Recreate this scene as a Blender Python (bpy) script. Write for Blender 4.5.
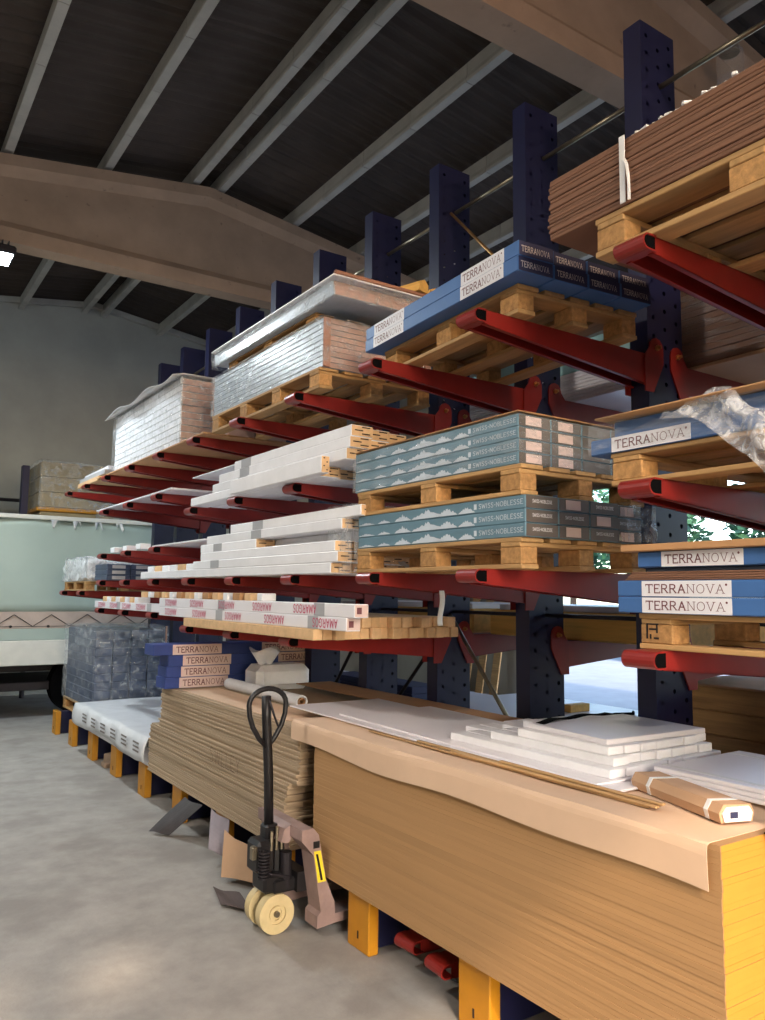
import bpy, math, random
from mathutils import Vector, Matrix
random.seed(7)
for o in list(bpy.data.objects): bpy.data.objects.remove(o)
SC = bpy.context.scene
COL = SC.collection

# ------------------------------------------------------------------ camera
F_PX, YAW, PIT, ROL = 792.645, math.radians(33.7963), math.radians(6.0239), math.radians(.6346)
fw = Vector((math.sin(YAW)*math.cos(PIT), math.cos(YAW)*math.cos(PIT), math.sin(PIT)))
rt = Vector((math.cos(YAW), -math.sin(YAW), 0)); up = rt.cross(fw)
c, s = math.cos(ROL), math.sin(ROL)
rt, up = rt*c+up*s, up*c-rt*s
cd = bpy.data.cameras.new('camera'); cam = bpy.data.objects.new('camera', cd); COL.objects.link(cam)
cd.sensor_fit = 'HORIZONTAL'; cd.sensor_width = 36; cd.lens = F_PX*36/765; cd.clip_start = .05; cd.clip_end = 300
m = Matrix(((rt.x, up.x, -fw.x, 0), (rt.y, up.y, -fw.y, 0), (rt.z, up.z, -fw.z, 1.78), (0, 0, 0, 1)))
cam.matrix_world = m
SC.camera = cam
# ------------------------------------------------------------------ world, sun, exposure
W = bpy.data.worlds.new('sky'); SC.world = W; W.use_nodes = True
nt = W.node_tree; nt.nodes.clear()
sky = nt.nodes.new('ShaderNodeTexSky'); sky.sky_type = 'NISHITA'; sky.sun_disc = False
sky.sun_elevation = math.radians(30); sky.sun_rotation = math.radians(200); sky.dust_density = 1.5
bg = nt.nodes.new('ShaderNodeBackground'); wo = nt.nodes.new('ShaderNodeOutputWorld')
bg.inputs['Strength'].default_value = 1.05
nt.links.new(sky.outputs[0], bg.inputs[0]); nt.links.new(bg.outputs[0], wo.inputs[0])
sd = bpy.data.lights.new('sun', 'SUN'); sd.energy = 3.6; sd.color = (1, .78, .56); sd.angle = math.radians(2)
sun = bpy.data.objects.new('sun', sd); COL.objects.link(sun)
sun.rotation_euler = Vector((.4, 1, -.967)).to_track_quat('-Z', 'Y').to_euler()
V = SC.view_settings
SC.display_settings.display_device = 'sRGB'
V.view_transform = 'Standard'; V.look = 'None'; V.gamma = 1; V.exposure = -0.06; V.use_curve_mapping = False

# ------------------------------------------------------------------ helpers
def S(r, g, b):
    f = lambda v: (v/255/12.92 if v/255 <= .04045 else ((v/255+.055)/1.055)**2.4)
    return (f(r), f(g), f(b))
MATS = {}
def M(name, rgb, rough=.7, var=.12, scale=6, bump=0, metal=0, stretch=(1, 1, 1), spec=.4, rnd=.0, coat=0, rvar=0, bscale=None, dirt=None):
    if name in MATS: return MATS[name]
    mt = bpy.data.materials.new(name); mt.use_nodes = True; n = mt.node_tree.nodes; l = mt.node_tree.links
    b = n['Principled BSDF']
    b.inputs['Roughness'].default_value = rough; b.inputs['Metallic'].default_value = metal
    b.inputs['Specular IOR Level'].default_value = spec; b.inputs['Coat Weight'].default_value = coat
    tc = n.new('ShaderNodeTexCoord'); oi = n.new('ShaderNodeObjectInfo')
    ad = n.new('ShaderNodeVectorMath'); ad.operation = 'ADD'
    sc = n.new('ShaderNodeVectorMath'); sc.operation = 'SCALE'; sc.inputs['Scale'].default_value = 37.0
    cb = n.new('ShaderNodeCombineXYZ')
    for k in range(3): l.new(oi.outputs['Random'], cb.inputs[k])
    l.new(cb.outputs[0], sc.inputs[0]); l.new(tc.outputs['Object'], ad.inputs[0]); l.new(sc.outputs[0], ad.inputs[1])
    mp = n.new('ShaderNodeMapping'); mp.inputs['Scale'].default_value = stretch; l.new(ad.outputs[0], mp.inputs[0])
    nz = n.new('ShaderNodeTexNoise'); nz.inputs['Scale'].default_value = scale; nz.inputs['Detail'].default_value = 5; nz.inputs['Roughness'].default_value = .6
    l.new(mp.outputs[0], nz.inputs['Vector'])
    mr = n.new('ShaderNodeMapRange'); mr.inputs[1].default_value = .3; mr.inputs[2].default_value = .7
    mr.inputs[3].default_value = 1-var; mr.inputs[4].default_value = 1+var; l.new(nz.outputs[0], mr.inputs[0])
    val = mr.outputs[0]
    if rnd:
        r2 = n.new('ShaderNodeMapRange'); r2.inputs[3].default_value = 1-rnd; r2.inputs[4].default_value = 1+rnd
        l.new(oi.outputs['Random'], r2.inputs[0])
        mu = n.new('ShaderNodeMath'); mu.operation = 'MULTIPLY'; l.new(val, mu.inputs[0]); l.new(r2.outputs[0], mu.inputs[1]); val = mu.outputs[0]
    vs = n.new('ShaderNodeVectorMath'); vs.operation = 'SCALE'; vs.inputs[0].default_value = rgb
    l.new(val, vs.inputs['Scale'])
    out = vs.outputs[0]
    if dirt:
        dn = n.new('ShaderNodeTexNoise'); dn.inputs['Scale'].default_value = dirt[1]; dn.inputs['Detail'].default_value = 7
        l.new(ad.outputs[0], dn.inputs['Vector'])
        dr = n.new('ShaderNodeMapRange'); dr.inputs[1].default_value = dirt[2]; dr.inputs[2].default_value = dirt[2]+.12
        l.new(dn.outputs[0], dr.inputs[0])
        mx = n.new('ShaderNodeMix'); mx.data_type = 'RGBA'; mx.inputs['B'].default_value = (*dirt[0], 1)
        l.new(dr.outputs[0], mx.inputs['Factor']); l.new(out, mx.inputs['A']); out = mx.outputs['Result']
    l.new(out, b.inputs['Base Color'])
    if bump:
        bp = n.new('ShaderNodeBump'); bp.inputs['Strength'].default_value = bump; bp.inputs['Distance'].default_value = .02
        nb = nz
        if bscale:
            nb = n.new('ShaderNodeTexNoise'); nb.inputs['Scale'].default_value = bscale; nb.inputs['Detail'].default_value = 3; l.new(mp.outputs[0], nb.inputs['Vector'])
        l.new(nb.outputs[0], bp.inputs['Height']); l.new(bp.outputs[0], b.inputs['Normal'])
    MATS[name] = mt
    return mt
def film(name, rgb=(.8, .82, .85), lo=.08, hi=.55, scale=14, stretch=(1, 1, 1), rough=.18):
    mt = bpy.data.materials.new(name); mt.use_nodes = True; n = mt.node_tree.nodes; l = mt.node_tree.links
    b = n['Principled BSDF']; out = n['Material Output']
    b.inputs['Base Color'].default_value = (*rgb, 1); b.inputs['Roughness'].default_value = rough; b.inputs['Specular IOR Level'].default_value = .8
    t = n.new('ShaderNodeBsdfTransparent'); mx = n.new('ShaderNodeMixShader')
    tc = n.new('ShaderNodeTexCoord'); mp = n.new('ShaderNodeMapping'); mp.inputs['Scale'].default_value = stretch
    nz = n.new('ShaderNodeTexNoise'); nz.inputs['Scale'].default_value = scale; nz.inputs['Detail'].default_value = 6; nz.inputs['Distortion'].default_value = .8
    l.new(tc.outputs['Object'], mp.inputs[0]); l.new(mp.outputs[0], nz.inputs['Vector'])
    mr = n.new('ShaderNodeMapRange'); mr.inputs[1].default_value = .42; mr.inputs[2].default_value = .72; mr.inputs[3].default_value = lo; mr.inputs[4].default_value = hi
    l.new(nz.outputs[0], mr.inputs[0]); l.new(mr.outputs[0], mx.inputs[0])
    bp = n.new('ShaderNodeBump'); bp.inputs['Strength'].default_value = .8; bp.inputs['Distance'].default_value = .03
    l.new(nz.outputs[0], bp.inputs['Height']); l.new(bp.outputs[0], b.inputs['Normal'])
    l.new(t.outputs[0], mx.inputs[1]); l.new(b.outputs[0], mx.inputs[2]); l.new(mx.outputs[0], out.inputs[0])
    return mt
def emit(name, rgb, st):
    mt = bpy.data.materials.new(name); mt.use_nodes = True; n = mt.node_tree.nodes
    b = n['Principled BSDF']; b.inputs['Emission Color'].default_value = (*rgb, 1); b.inputs['Emission Strength'].default_value = st
    b.inputs['Base Color'].default_value = (*rgb, 1)
    return mt

class MB:
    def __init__(s): s.v = []; s.f = []
    def add(s, vs, fs):
        k = len(s.v); s.v += [tuple(v) for v in vs]; s.f += [tuple(i+k for i in f) for f in fs]; return s
    def box(s, x0, x1, y0, y1, z0, z1):
        return s.add([(x, y, z) for x in (x0, x1) for y in (y0, y1) for z in (z0, z1)],
                     [(0, 1, 3, 2), (4, 6, 7, 5), (0, 4, 5, 1), (2, 3, 7, 6), (0, 2, 6, 4), (1, 5, 7, 3)])
    def cbox(s, x0, x1, y0, y1, z0, z1, b=.004):
        # chamfered box
        X, Y, Z = (x0, x1), (y0, y1), (z0, z1); vs = []; idx = {}
        for i in (0, 1):
            for j in (0, 1):
                for k in (0, 1):
                    p = (X[i], Y[j], Z[k]); d = (b*(1-2*i), b*(1-2*j), b*(1-2*k))
                    for a in range(3):   # vertex lying on face a
                        q = [p[t]+(0 if t == a else d[t]) for t in range(3)]
                        idx[(i, j, k, a)] = len(vs); vs.append(q)
        fs = []
        def cor(a, va, o1, v1, o2, v2):
            t = [0, 0, 0]; t[a] = va; t[o1] = v1; t[o2] = v2; return idx[(*t, a)]
        for a in range(3):
            o1, o2 = [t for t in range(3) if t != a]
            for va in (0, 1):
                q = [cor(a, va, o1, 0, o2, 0), cor(a, va, o1, 1, o2, 0), cor(a, va, o1, 1, o2, 1), cor(a, va, o1, 0, o2, 1)]
                fs.append(q)
        for a in range(3):          # edges parallel to axis a between faces o1,o2
            o1, o2 = [t for t in range(3) if t != a]
            for v1 in (0, 1):
                for v2 in (0, 1):
                    def g(face, va):
                        t = [0, 0, 0]; t[a] = va; t[o1] = v1; t[o2] = v2; return idx[(*t, face)]
                    fs.append([g(o1, 0), g(o1, 1), g(o2, 1), g(o2, 0)])
        for i in (0, 1):
            for j in (0, 1):
                for k in (0, 1): fs.append([idx[(i, j, k, a)] for a in range(3)])
        return s.add(vs, fs)
    def prism(s, poly, axis, a0, a1):
        n = len(poly)
        def P(u, v, a): return {'x': (a, u, v), 'y': (u, a, v), 'z': (u, v, a)}[axis]
        vs = [P(u, v, a0) for u, v in poly]+[P(u, v, a1) for u, v in poly]
        fs = [tuple(range(n)), tuple(range(2*n-1, n-1, -1))]+[(i, (i+1) % n, n+(i+1) % n, n+i) for i in range(n)]
        return s.add(vs, fs)
    def tube(s, pts, r, n=10, caps=True, r2=None):
        pts = [Vector(p) for p in pts]; rings = []
        m_ = len(pts)
        ref = None
        for i, p in enumerate(pts):
            d = (pts[min(i+1, m_-1)]-pts[max(i-1, 0)]).normalized()
            if ref is None:
                ref = d.orthogonal().normalized()
            a = (ref-d*ref.dot(d)).normalized(); ref = a; b_ = d.cross(a)
            rr = r if r2 is None else r+(r2-r)*i/(m_-1)
            rings.append([p+(a*math.cos(2*math.pi*k/n)+b_*math.sin(2*math.pi*k/n))*rr for k in range(n)])
        vs = [q for g in rings for q in g]; fs = []
        for i in range(m_-1):
            for k in range(n): fs.append((i*n+k, i*n+(k+1) % n, (i+1)*n+(k+1) % n, (i+1)*n+k))
        if caps: fs += [tuple(range(n))[::-1], tuple(range((m_-1)*n, m_*n))]
        return s.add(vs, fs)
    def ring(s, c0, axis, r0, r1, h, n=24):
        # annular cylinder (r0 inner, r1 outer), axis 'x','y','z', centred on c0
        def P(a, r, t):
            u, v = r*math.cos(a), r*math.sin(a)
            d = {'x': (t, u, v), 'y': (u, t, v), 'z': (u, v, t)}[axis]
            return (c0[0]+d[0], c0[1]+d[1], c0[2]+d[2])
        vs = []
        for k in range(n):
            a = 2*math.pi*k/n
            vs += [P(a, r1, -h/2), P(a, r1, h/2), P(a, r0, h/2), P(a, r0, -h/2)]
        fs = []
        for k in range(n):
            j = (k+1) % n
            for q in range(4): fs.append((k*4+q, j*4+q, j*4+(q+1) % 4, k*4+(q+1) % 4))
        return s.add(vs, fs)
    def quad(s, a, b, c_, d): return s.add([a, b, c_, d], [(0, 1, 2, 3)])
    def mesh(s, name, mat, smooth=False, recalc=True):
        me = bpy.data.meshes.new(name); me.from_pydata(s.v, [], s.f)
        if recalc:
            import bmesh
            bm = bmesh.new(); bm.from_mesh(me); bmesh.ops.recalc_face_normals(bm, faces=bm.faces); bm.to_mesh(me); bm.free()
        for mt in (mat if isinstance(mat, (list, tuple)) else [mat]): me.materials.append(mt)
        if smooth:
            for p in me.polygons: p.use_smooth = True
        return me
    def build(s, name, mat, parent=None, loc=(0, 0, 0), smooth=False, rotz=0, **kw):
        return O(name, s.mesh(name, mat, smooth), parent, loc, rotz, **kw)
def O(name, me, parent=None, loc=(0, 0, 0), rotz=0, label=None, cat=None, group=None, kind=None, rot=None):
    o = bpy.data.objects.new(name, me); COL.objects.link(o)
    o.location = loc; o.rotation_euler = rot if rot else (0, 0, rotz)
    if parent: o.parent = parent
    if label: o['label'] = label
    if cat: o['category'] = cat
    if group: o['group'] = group
    if kind: o['kind'] = kind
    return o
def T(name, label, cat, loc=(0, 0, 0), rotz=0, group=None, kind=None):
    return O(name, None, None, loc, rotz, label, cat, group, kind)
CB = {}
def cube(name, sx, sy, sz, mat, b=.003):
    """shared chamfered box: centred in x,y, base at z=0"""
    k = (name, round(sx, 4), round(sy, 4), round(sz, 4), mat.name, b)
    if k not in CB:
        CB[k] = MB().cbox(-sx/2, sx/2, -sy/2, sy/2, 0, sz, min(b, sx*.3, sy*.3, sz*.3)).mesh(name, mat)
    return CB[k]
def put(name, x0, x1, y0, y1, z0, z1, mat, parent=None, b=.003, **kw):
    base = parent.location if parent else (0, 0, 0)
    return O(name, cube(name, x1-x0, y1-y0, z1-z0, mat, b), parent, ((x0+x1)/2-base[0], (y0+y1)/2-base[1], z0-base[2]), **kw)

def nth(k):
    w = ['', 'first', 'second', 'third', 'fourth', 'fifth', 'sixth', 'seventh', 'eighth', 'ninth', 'tenth']
    return w[k] if k <= 10 else '%d%s' % (k, 'th' if 10 < k % 100 < 14 else {1: 'st', 2: 'nd', 3: 'rd'}.get(k % 10, 'th'))
# ---- stroke lettering (serif capitals), unit height
GL = {
 'T': (.8, [[(0, 1), (.8, 1)], [(.4, 0), (.4, 1)]], [(.4, 0)], [(0, 1, -1), (.8, 1, -1)]),
 'E': (.68, [[(.1, 0), (.1, 1)], [(.1, 1), (.64, 1)], [(.1, .52), (.5, .52)], [(.1, 0), (.68, 0)]], [], [(.64, 1, -1), (.68, 0, 1)]),
 'R': (.78, [[(.1, 0), (.1, 1)], [(.1, 1), (.45, 1), (.6, .92), (.64, .76), (.6, .6), (.45, .5), (.1, .5)], [(.38, .5), (.74, 0)]], [(.1, 0), (.74, 0)], []),
 'A': (.84, [[(.08, 0), (.42, 1), (.76, 0)], [(.22, .36), (.62, .36)]], [(.08, 0), (.76, 0)], []),
 'N': (.86, [[(.1, 0), (.1, 1), (.74, 0), (.74, 1)]], [(.1, 0), (.74, 1), (.1, 1)], []),
 'O': (.88, [[(.44+.38*math.cos(a*math.pi/8), .5+.5*math.sin(a*math.pi/8)) for a in range(17)]], [], []),
 'V': (.84, [[(.08, 1), (.42, 0), (.76, 1)]], [(.08, 1), (.76, 1)], []),
 'S': (.66, [[(.58, .86), (.46, .98), (.26, 1), (.1, .88), (.1, .7), (.22, .58), (.46, .46), (.58, .32), (.56, .12), (.42, 0), (.2, 0), (.06, .14)]], [], []),
 'W': (1.05, [[(.06, 1), (.28, 0), (.52, .8), (.76, 0), (.98, 1)]], [], []),
 'I': (.3, [[(.15, 0), (.15, 1)]], [], []),
 'B': (.68, [[(.1, 0), (.1, 1), (.42, 1), (.56, .9), (.56, .64), (.42, .54), (.1, .54)], [(.42, .54), (.6, .42), (.6, .12), (.44, 0), (.1, 0)]], [], []),
 'L': (.62, [[(.1, 1), (.1, 0), (.58, 0)]], [], []),
 'M': (.96, [[(.1, 0), (.14, 1), (.48, .2), (.82, 1), (.86, 0)]], [], []),
 'G': (.82, [[(.74, .84), (.56, 1), (.34, 1), (.12, .8), (.08, .5), (.14, .18), (.36, 0), (.58, 0), (.74, .14), (.74, .46), (.5, .46)]], [], []),
 '-': (.4, [[(.06, .46), (.34, .46)]], [], []),
 'U': (.8, [[(.1, 1), (.1, .25), (.26, .02), (.52, .02), (.68, .25), (.68, 1)]], [], []),
 'Y': (.78, [[(.06, 1), (.38, .5), (.7, 1)], [(.38, .5), (.38, 0)]], [], []),
 '3': (.6, [[(.08, .9), (.3, 1), (.5, .86), (.46, .62), (.26, .54), (.5, .44), (.52, .14), (.3, 0), (.06, .1)]], [], []),
}
def strokes(mb, txt, org, ux, uy, h, w, serif=True, bold=99, light=None, gap=.14, width=None):
    """flat lettering: org lower-left, ux/uy unit vectors; w stroke width (in heights); letters after `bold` use `light`"""
    org, ux, uy = Vector(org), Vector(ux), Vector(uy)
    tot = sum(GL[ch][0]+gap if ch in GL else .5 for ch in txt)-gap
    sx = (width/tot) if width else h
    x = 0
    def seg(a, b, ww, xo):
        d = Vector((b[0]-a[0], b[1]-a[1]));
        if d.length < 1e-6: return
        d.normalize(); nn = Vector((-d.y, d.x))*ww/2; e = d*ww*.3
        q = [Vector(a)-e+nn, Vector(b)+e+nn, Vector(b)+e-nn, Vector(a)-e-nn]
        mb.quad(*[org+ux*((p.x+xo)*sx)+uy*(p.y*h) for p in q])
    for i, ch in enumerate(txt):
        if ch not in GL: x += .5; continue
        adv, lines, ser, ver = GL[ch]; ww = w if i < bold else light
        for ln in lines:
            for a, b in zip(ln[:-1], ln[1:]): seg(a, b, ww, x)
        if serif:
            for (px, py) in ser: seg((px-.13, py), (px+.13, py), .06, x)
            for (px, py, dd) in ver: seg((px, py), (px, py+.2*dd), .06, x)
        x += adv+gap
    return tot*sx

# ------------------------------------------------------------------ materials
m_floor = M('concrete floor', S(158, 153, 147), .6, .16, 5, .12, spec=.35, dirt=(S(142, 136, 130), 1.7, .54), bscale=40)
m_wall = M('grey rendered wall', S(160, 158, 150), .9, .12, 1.1, .15)
m_conc = M('precast concrete', S(164, 138, 116), .85, .14, 2.2, .2, dirt=(S(112, 92, 78), 9, .66))
m_purl = M('pale concrete', S(172, 168, 160), .85, .14, 3, .15, rnd=.07)
m_roof = M('fibre cement roof', S(70, 60, 54), .9, .2, 2, .1, rnd=.18)
m_blue = M('navy rack paint', S(22, 24, 58), .42, .12, 5, .02, spec=.45)
m_red = M('red rack paint', S(130, 30, 24), .38, .12, 6, .02, spec=.5, rnd=.06)
m_yel = M('orange rack paint', S(190, 128, 24), .45, .1, 6, .02, spec=.45)
m_zinc = M('zinc steel', S(150, 140, 120), .35, .15, 20, 0, metal=.9)
m_gold = M('yellow zinc bolt', S(196, 150, 96), .35, .15, 20, 0, metal=.85)
m_dark = M('dark steel', S(46, 42, 46), .5, .15, 10, 0, metal=.5)
m_wood = M('pallet pine', S(176, 138, 90), .75, .2, 5, .12, stretch=(6, .5, 6), rnd=.16)
m_woodx = M('pallet pine cross', S(172, 134, 86), .75, .2, 5, .12, stretch=(.5, 6, 6), rnd=.16)
m_block = M('chip block', S(176, 132, 82), .85, .3, 40, .3, rnd=.14)
m_amber = M('amber timber', S(220, 170, 88), .7, .18, 4, .08, stretch=(5, .4, 5))
m_plank = M('brown timber plank', S(178, 142, 98), .78, .25, 5, .15, stretch=(5, .5, 7), rnd=.18)
m_mdf = M('tan fibreboard', S(168, 130, 88), .8, .05, 5, .02, stretch=(1, .3, 5), rnd=.035)
m_mdf2 = M('tan fibreboard, darker batch', S(163, 126, 85), .8, .05, 5, .02, stretch=(1, .3, 5), rnd=.03)
m_mdf_end = M('yellow painted board end', S(196, 138, 52), .7, .06, 3)
m_chip = M('grey fibreboard', S(168, 146, 120), .82, .08, 8, .05, stretch=(1, .25, 8), rnd=.1)
m_brown = M('brown hardboard', S(124, 88, 68), .8, .1, 8, .05, stretch=(1, .3, 6), rnd=.14)
m_card = M('kraft cardboard', S(190, 152, 118), .8, .06, 5, .04)
m_card2 = M('brown cardboard', S(178, 134, 92), .82, .08, 5, .04, rnd=.08)
m_paper = M('pale kraft paper', S(212, 180, 152), .75, .05, 3, .06)
m_white = M('white laminate', S(232, 228, 232), .3, .03, 3, .0, spec=.5)
m_lath = M('white wrapped trim', S(236, 235, 238), .42, .05, 6, .05, rnd=.06)
m_tape = M('grey packing tape', S(168, 168, 172), .4, .05, 6)
m_latend = M('tan trim core', S(214, 176, 132), .8, .12, 20, .1, rnd=.12)
m_slot = M('dark slot', S(52, 36, 30), .9, .1, 6)
m_tblue = M('blue carton', S(64, 104, 160), .5, .08, 5, .04, rnd=.07)
m_tnavy = M('navy carton end', S(46, 50, 84), .55, .1, 5, .03, rnd=.1)
m_tmid = M('royal blue carton', S(48, 66, 128), .5, .08, 5, .04, rnd=.07)
m_tcard = M('carton bottom', S(206, 168, 132), .8, .06, 5)
m_lab = M('white carton label', S(226, 224, 228), .5, .03, 5)
m_ink = M('plum ink', S(112, 66, 72), .6, .05, 5)
m_inkw = M('pale ink', S(200, 196, 196), .6, .03, 5)
m_inkr = M('magenta ink', S(196, 40, 96), .6, .03, 5)
m_inkg = M('grey ink', S(120, 112, 108), .7, .03, 5)
m_sblue = M('slate blue carton', S(100, 132, 148), .42, .12, 5, .05, stretch=(1, 1, 3), rnd=.05)
m_send = M('charcoal brown carton end', S(92, 82, 74), .5, .1, 5, .03, rnd=.1)
m_snow = M('white mountain print', S(196, 206, 216), .5, .05, 8)
m_pink = M('pale pink sticker', S(214, 188, 180), .6, .05, 8)
m_silver = M('silver wrapped board', S(172, 182, 192), .28, .1, 7, .15, stretch=(2, .6, 12), spec=.6, rnd=.06)
m_edge = M('brown edge board', S(166, 118, 96), .7, .1, 6)
m_packend = M('pink brown board ends', S(186, 152, 138), .5, .14, 8, .1, rnd=.1)
m_ply = M('white plastic sheet', S(214, 214, 216), .35, .08, 6, .4, bscale=9, spec=.5)
m_bag = M('white bag plastic', S(240, 242, 248), .3, .06, 7, .5, bscale=14, spec=.6)
m_film = film('clear stretch film', (.66, .69, .72), .06, .45, rough=.14)
m_filmw = film('milky stretch film', (.85, .86, .88), .25, .85, 10, rough=.25)
m_filmh = film('thin stretch film', (.7, .73, .76), .04, .3, 16, (1, .4, 3))
m_tarp = M('pale green tarpaulin', S(160, 174, 166), .55, .05, 1.5, .12)
m_alu = M('white painted side rail', S(206, 204, 196), .5, .08, 4)
m_black = M('black paint', S(26, 24, 26), .42, .1, 8)
m_rub = M('black rubber', S(10, 9, 10), .9, .1, 8, spec=.05)  # also blackens the hollow arm noses, imitating the shade inside
m_fork = M('dusty fork paint', S(146, 122, 116), .55, .16, 9, .05)
m_nylon = M('cream nylon', S(206, 186, 140), .5, .1, 10)
m_ylab = M('yellow label', S(232, 206, 50), .5, .05, 8)
m_strap = M('white strap', S(226, 224, 222), .5, .05, 8)
m_load = M('olive brown carton', S(146, 128, 96), .7, .1, 6, .05, rnd=.1)
m_shade = M('charcoal wrapped tile box', S(64, 76, 100), .4, .14, 6, .08, rnd=.12)
m_leaf = M('hedge leaf', S(60, 104, 70), .6, .35, 6, rnd=.3)
m_bark = M('bark', S(80, 66, 54), .9, .2, 12)
m_asph = M('asphalt', S(150, 154, 158), .85, .1, 2, .05)
m_chalk = M('pencil mark', S(120, 96, 74), .9, .05, 8)
m_filmt = film('torn film', (.85, .85, .87), .12, .6, 26, rough=.1)
m_glass = film('lamp glass', (.6, .58, .55), .15, .3, 3, rough=.1)

# ------------------------------------------------------------------ setting
Z_EAVE = lambda x: 7.06-.14*abs(x-3.43)        # underside of the roof sheets
XL, XR, YF, YB = -2.87, 9.73, -2.1, 14.81
MB().box(XL-.25, XR+.25, YF-.25, YB+.25, -.25, 0).build('floor', m_floor, kind='structure')
MB().box(XR+.25, 70, -30, 60, -.3, -.02).build('ground_yard', m_asph, kind='structure')
MB().box(-30, XR+.25, -45, YF-.25, -.3, -.02).build('ground_forecourt', m_asph, kind='structure')
def gable(y0, y1, name):
    MB().prism([(XL, 0), (XR, 0), (XR, Z_EAVE(XR)+.02), (3.43, 7.08), (XL, Z_EAVE(XL)+.02)], 'y', y0, y1).build(name, m_wall, kind='structure')
gable(YB, YB+.25, 'wall_back')
MB().box(XL-.25, XL, YF, YB, 0, Z_EAVE(XL)+.1).build('wall_left', m_wall, kind='structure')
# right wall: far pier plus header over the open loading side
mb = MB(); mb.box(XR, XR+.25, 10.15, YB, 0, Z_EAVE(XR)+.1); mb.box(XR, XR+.25, YF, 10.15, 5.0, Z_EAVE(XR)+.1)
mb.box(XR, XR+.25, YF, -1.2, 0, 5.0)
mb.build('wall_right', m_wall, kind='structure')
# front wall with the wide gateway that the low sun comes through
mb = MB(); DX0, DX1, DZ = -.3, 1.75, 5.02
def front(x0, x1, z0, z1):
    # z1 None: up to the roof slope
    pts = [(x0, z0), (x1, z0)]
    if z1 is None:
        pts += [(x1, Z_EAVE(x1)+.02)]
        if x0 < 3.43 < x1: pts += [(3.43, 7.08)]
        pts += [(x0, Z_EAVE(x0)+.02)]
    else: pts += [(x1, z1), (x0, z1)]
    mb.prism(pts, 'y', YF-.25, YF)
front(DX1, XR, 0, None); front(DX0, DX1, DZ, None)
for a, b in ((-2.02, -1.72), (-1.5, -1.12)): front(a, b, 0, 5.62); front(a, b, 6.26, None)
for a, b in ((XL, -2.02), (-1.72, -1.5), (-1.12, DX0)): front(a, b, 0, None)     # two small unseen fanlights, added to throw sun patches on the floor
mb.build('wall_front', m_wall, kind='structure')

# girders: sloped top flange, web, bottom flange
def girder(y, name='roof_girder'):
    e = O(name, None, None, (3.43, y, 5.53), kind='structure')
    x0, x1 = XL-3.43, XR-3.43
    top = lambda x: 6.82-5.53-.14*abs(x)
    b = MB(); b.prism([(-.125, 0), (.125, 0), (.125, .16), (.07, .24), (-.07, .24), (-.125, .16)], 'x', x0, x1); b.build('bottom_flange', m_conc, e)
    b = MB(); b.prism([(x0, .2), (x1, .2), (x1, top(x1)-.2), (0, top(0)-.2), (x0, top(x0)-.2)], 'y', -.06, .06); b.build('web', m_conc, e)
    b = MB()
    for a, bb in ((x0, 0), (0, x1)):
        for p in ([(-.16, -.13), (.16, -.13), (.16, 0), (-.16, 0)], [(-.06, -.22), (.06, -.22), (.16, -.13), (-.16, -.13)]):
            vs = [(a, q[0], top(a)+q[1]) for q in p]+[(bb, q[0], top(bb)+q[1]) for q in p]
            b.add(vs, [(0, 1, 2, 3), (7, 6, 5, 4)]+[(i, (i+1) % 4, 4+(i+1) % 4, 4+i) for i in range(4)])
    b.build('top_flange', m_conc, e)
GY = [3.67, 9.24]
for y in GY: girder(y)
# ceiling: corrugated sheets on purlins
ceil = O('ceiling', None, None, (3.43, 4.9, 7.06), kind='structure')
PX = sorted([3.43+sg*(.17+1.06*k) for sg in (-1, 1) for k in range(6)])
edges = [XL]+PX+[XR]
SH = {}
def sheet(wx, ly, sg):
    k = (round(wx, 2), sg)
    if k not in SH:
        n = 64; vs = []; fs = []
        for i in range(n+1):
            y = -ly/2+ly*i/n; dz = .022*math.cos(2*math.pi*i/8)
            vs += [(-wx/2-.03, y, dz+sg*-.14*(-wx/2-.03)), (wx/2+.03, y, dz-sg*.14*(wx/2+.03)),
                   (-wx/2-.03, y, dz+.012-sg*.14*(-wx/2-.03)), (wx/2+.03, y, dz+.012-sg*.14*(wx/2+.03))]
        for i in range(n):
            a = i*4; fs += [(a, a+1, a+5, a+4), (a+2, a+6, a+7, a+3)]
        for e0 in (0, n): a = e0*4; fs.append((a, a+1, a+3, a+2))
        SH[k] = MB().add(vs, fs).mesh('roof_sheet', m_roof)
    return SH[k]
ny = 12; LY = (YB+.2-YF)/ny
joined = MB()
for i in range(len(edges)-1):
    xa, xb = edges[i], edges[i+1]; xm = (xa+xb)/2
    sg = 0 if xa < 3.43 < xb else (1 if xm > 3.43 else -1)
    z = 7.06-.14*abs(xm-3.43) if sg else 7.05
    for j in range(ny):
        O('roof_sheet', sheet(xb-xa, LY+.06, sg), ceil, (xm-3.43, YF+LY*(j+.5)-4.9, z-7.06+.035+.004*((i+j) % 2)))
bays = [(YF, GY[0]), (GY[0], GY[1]), (GY[1], YB)]
def purlin_prof(): return [(-.045, 0), (.045, 0), (.05, .03), (.035, .08), (.035, .2), (-.035, .2), (-.035, .08), (-.05, .03)]
BK = {}
for x in PX:
    zt = 7.06-.14*abs(x-3.43)
    for bi, (ya, yb) in enumerate(bays):
        near = -1.2 < x < 8.2
        root = O('purlin', None, ceil, (x-3.43, ya-4.9, zt-.2-7.06+.0))
        n = 6 if near else 1; L = (yb-ya)/n
        for k in range(n):
            key = round(L, 3)
            if key not in BK: BK[key] = MB().prism(purlin_prof(), 'y', .004, L-.004).mesh('purlin_block', m_purl)
            O('purlin_block', BK[key], root, (0, k*L, .002*random.random()))
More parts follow.
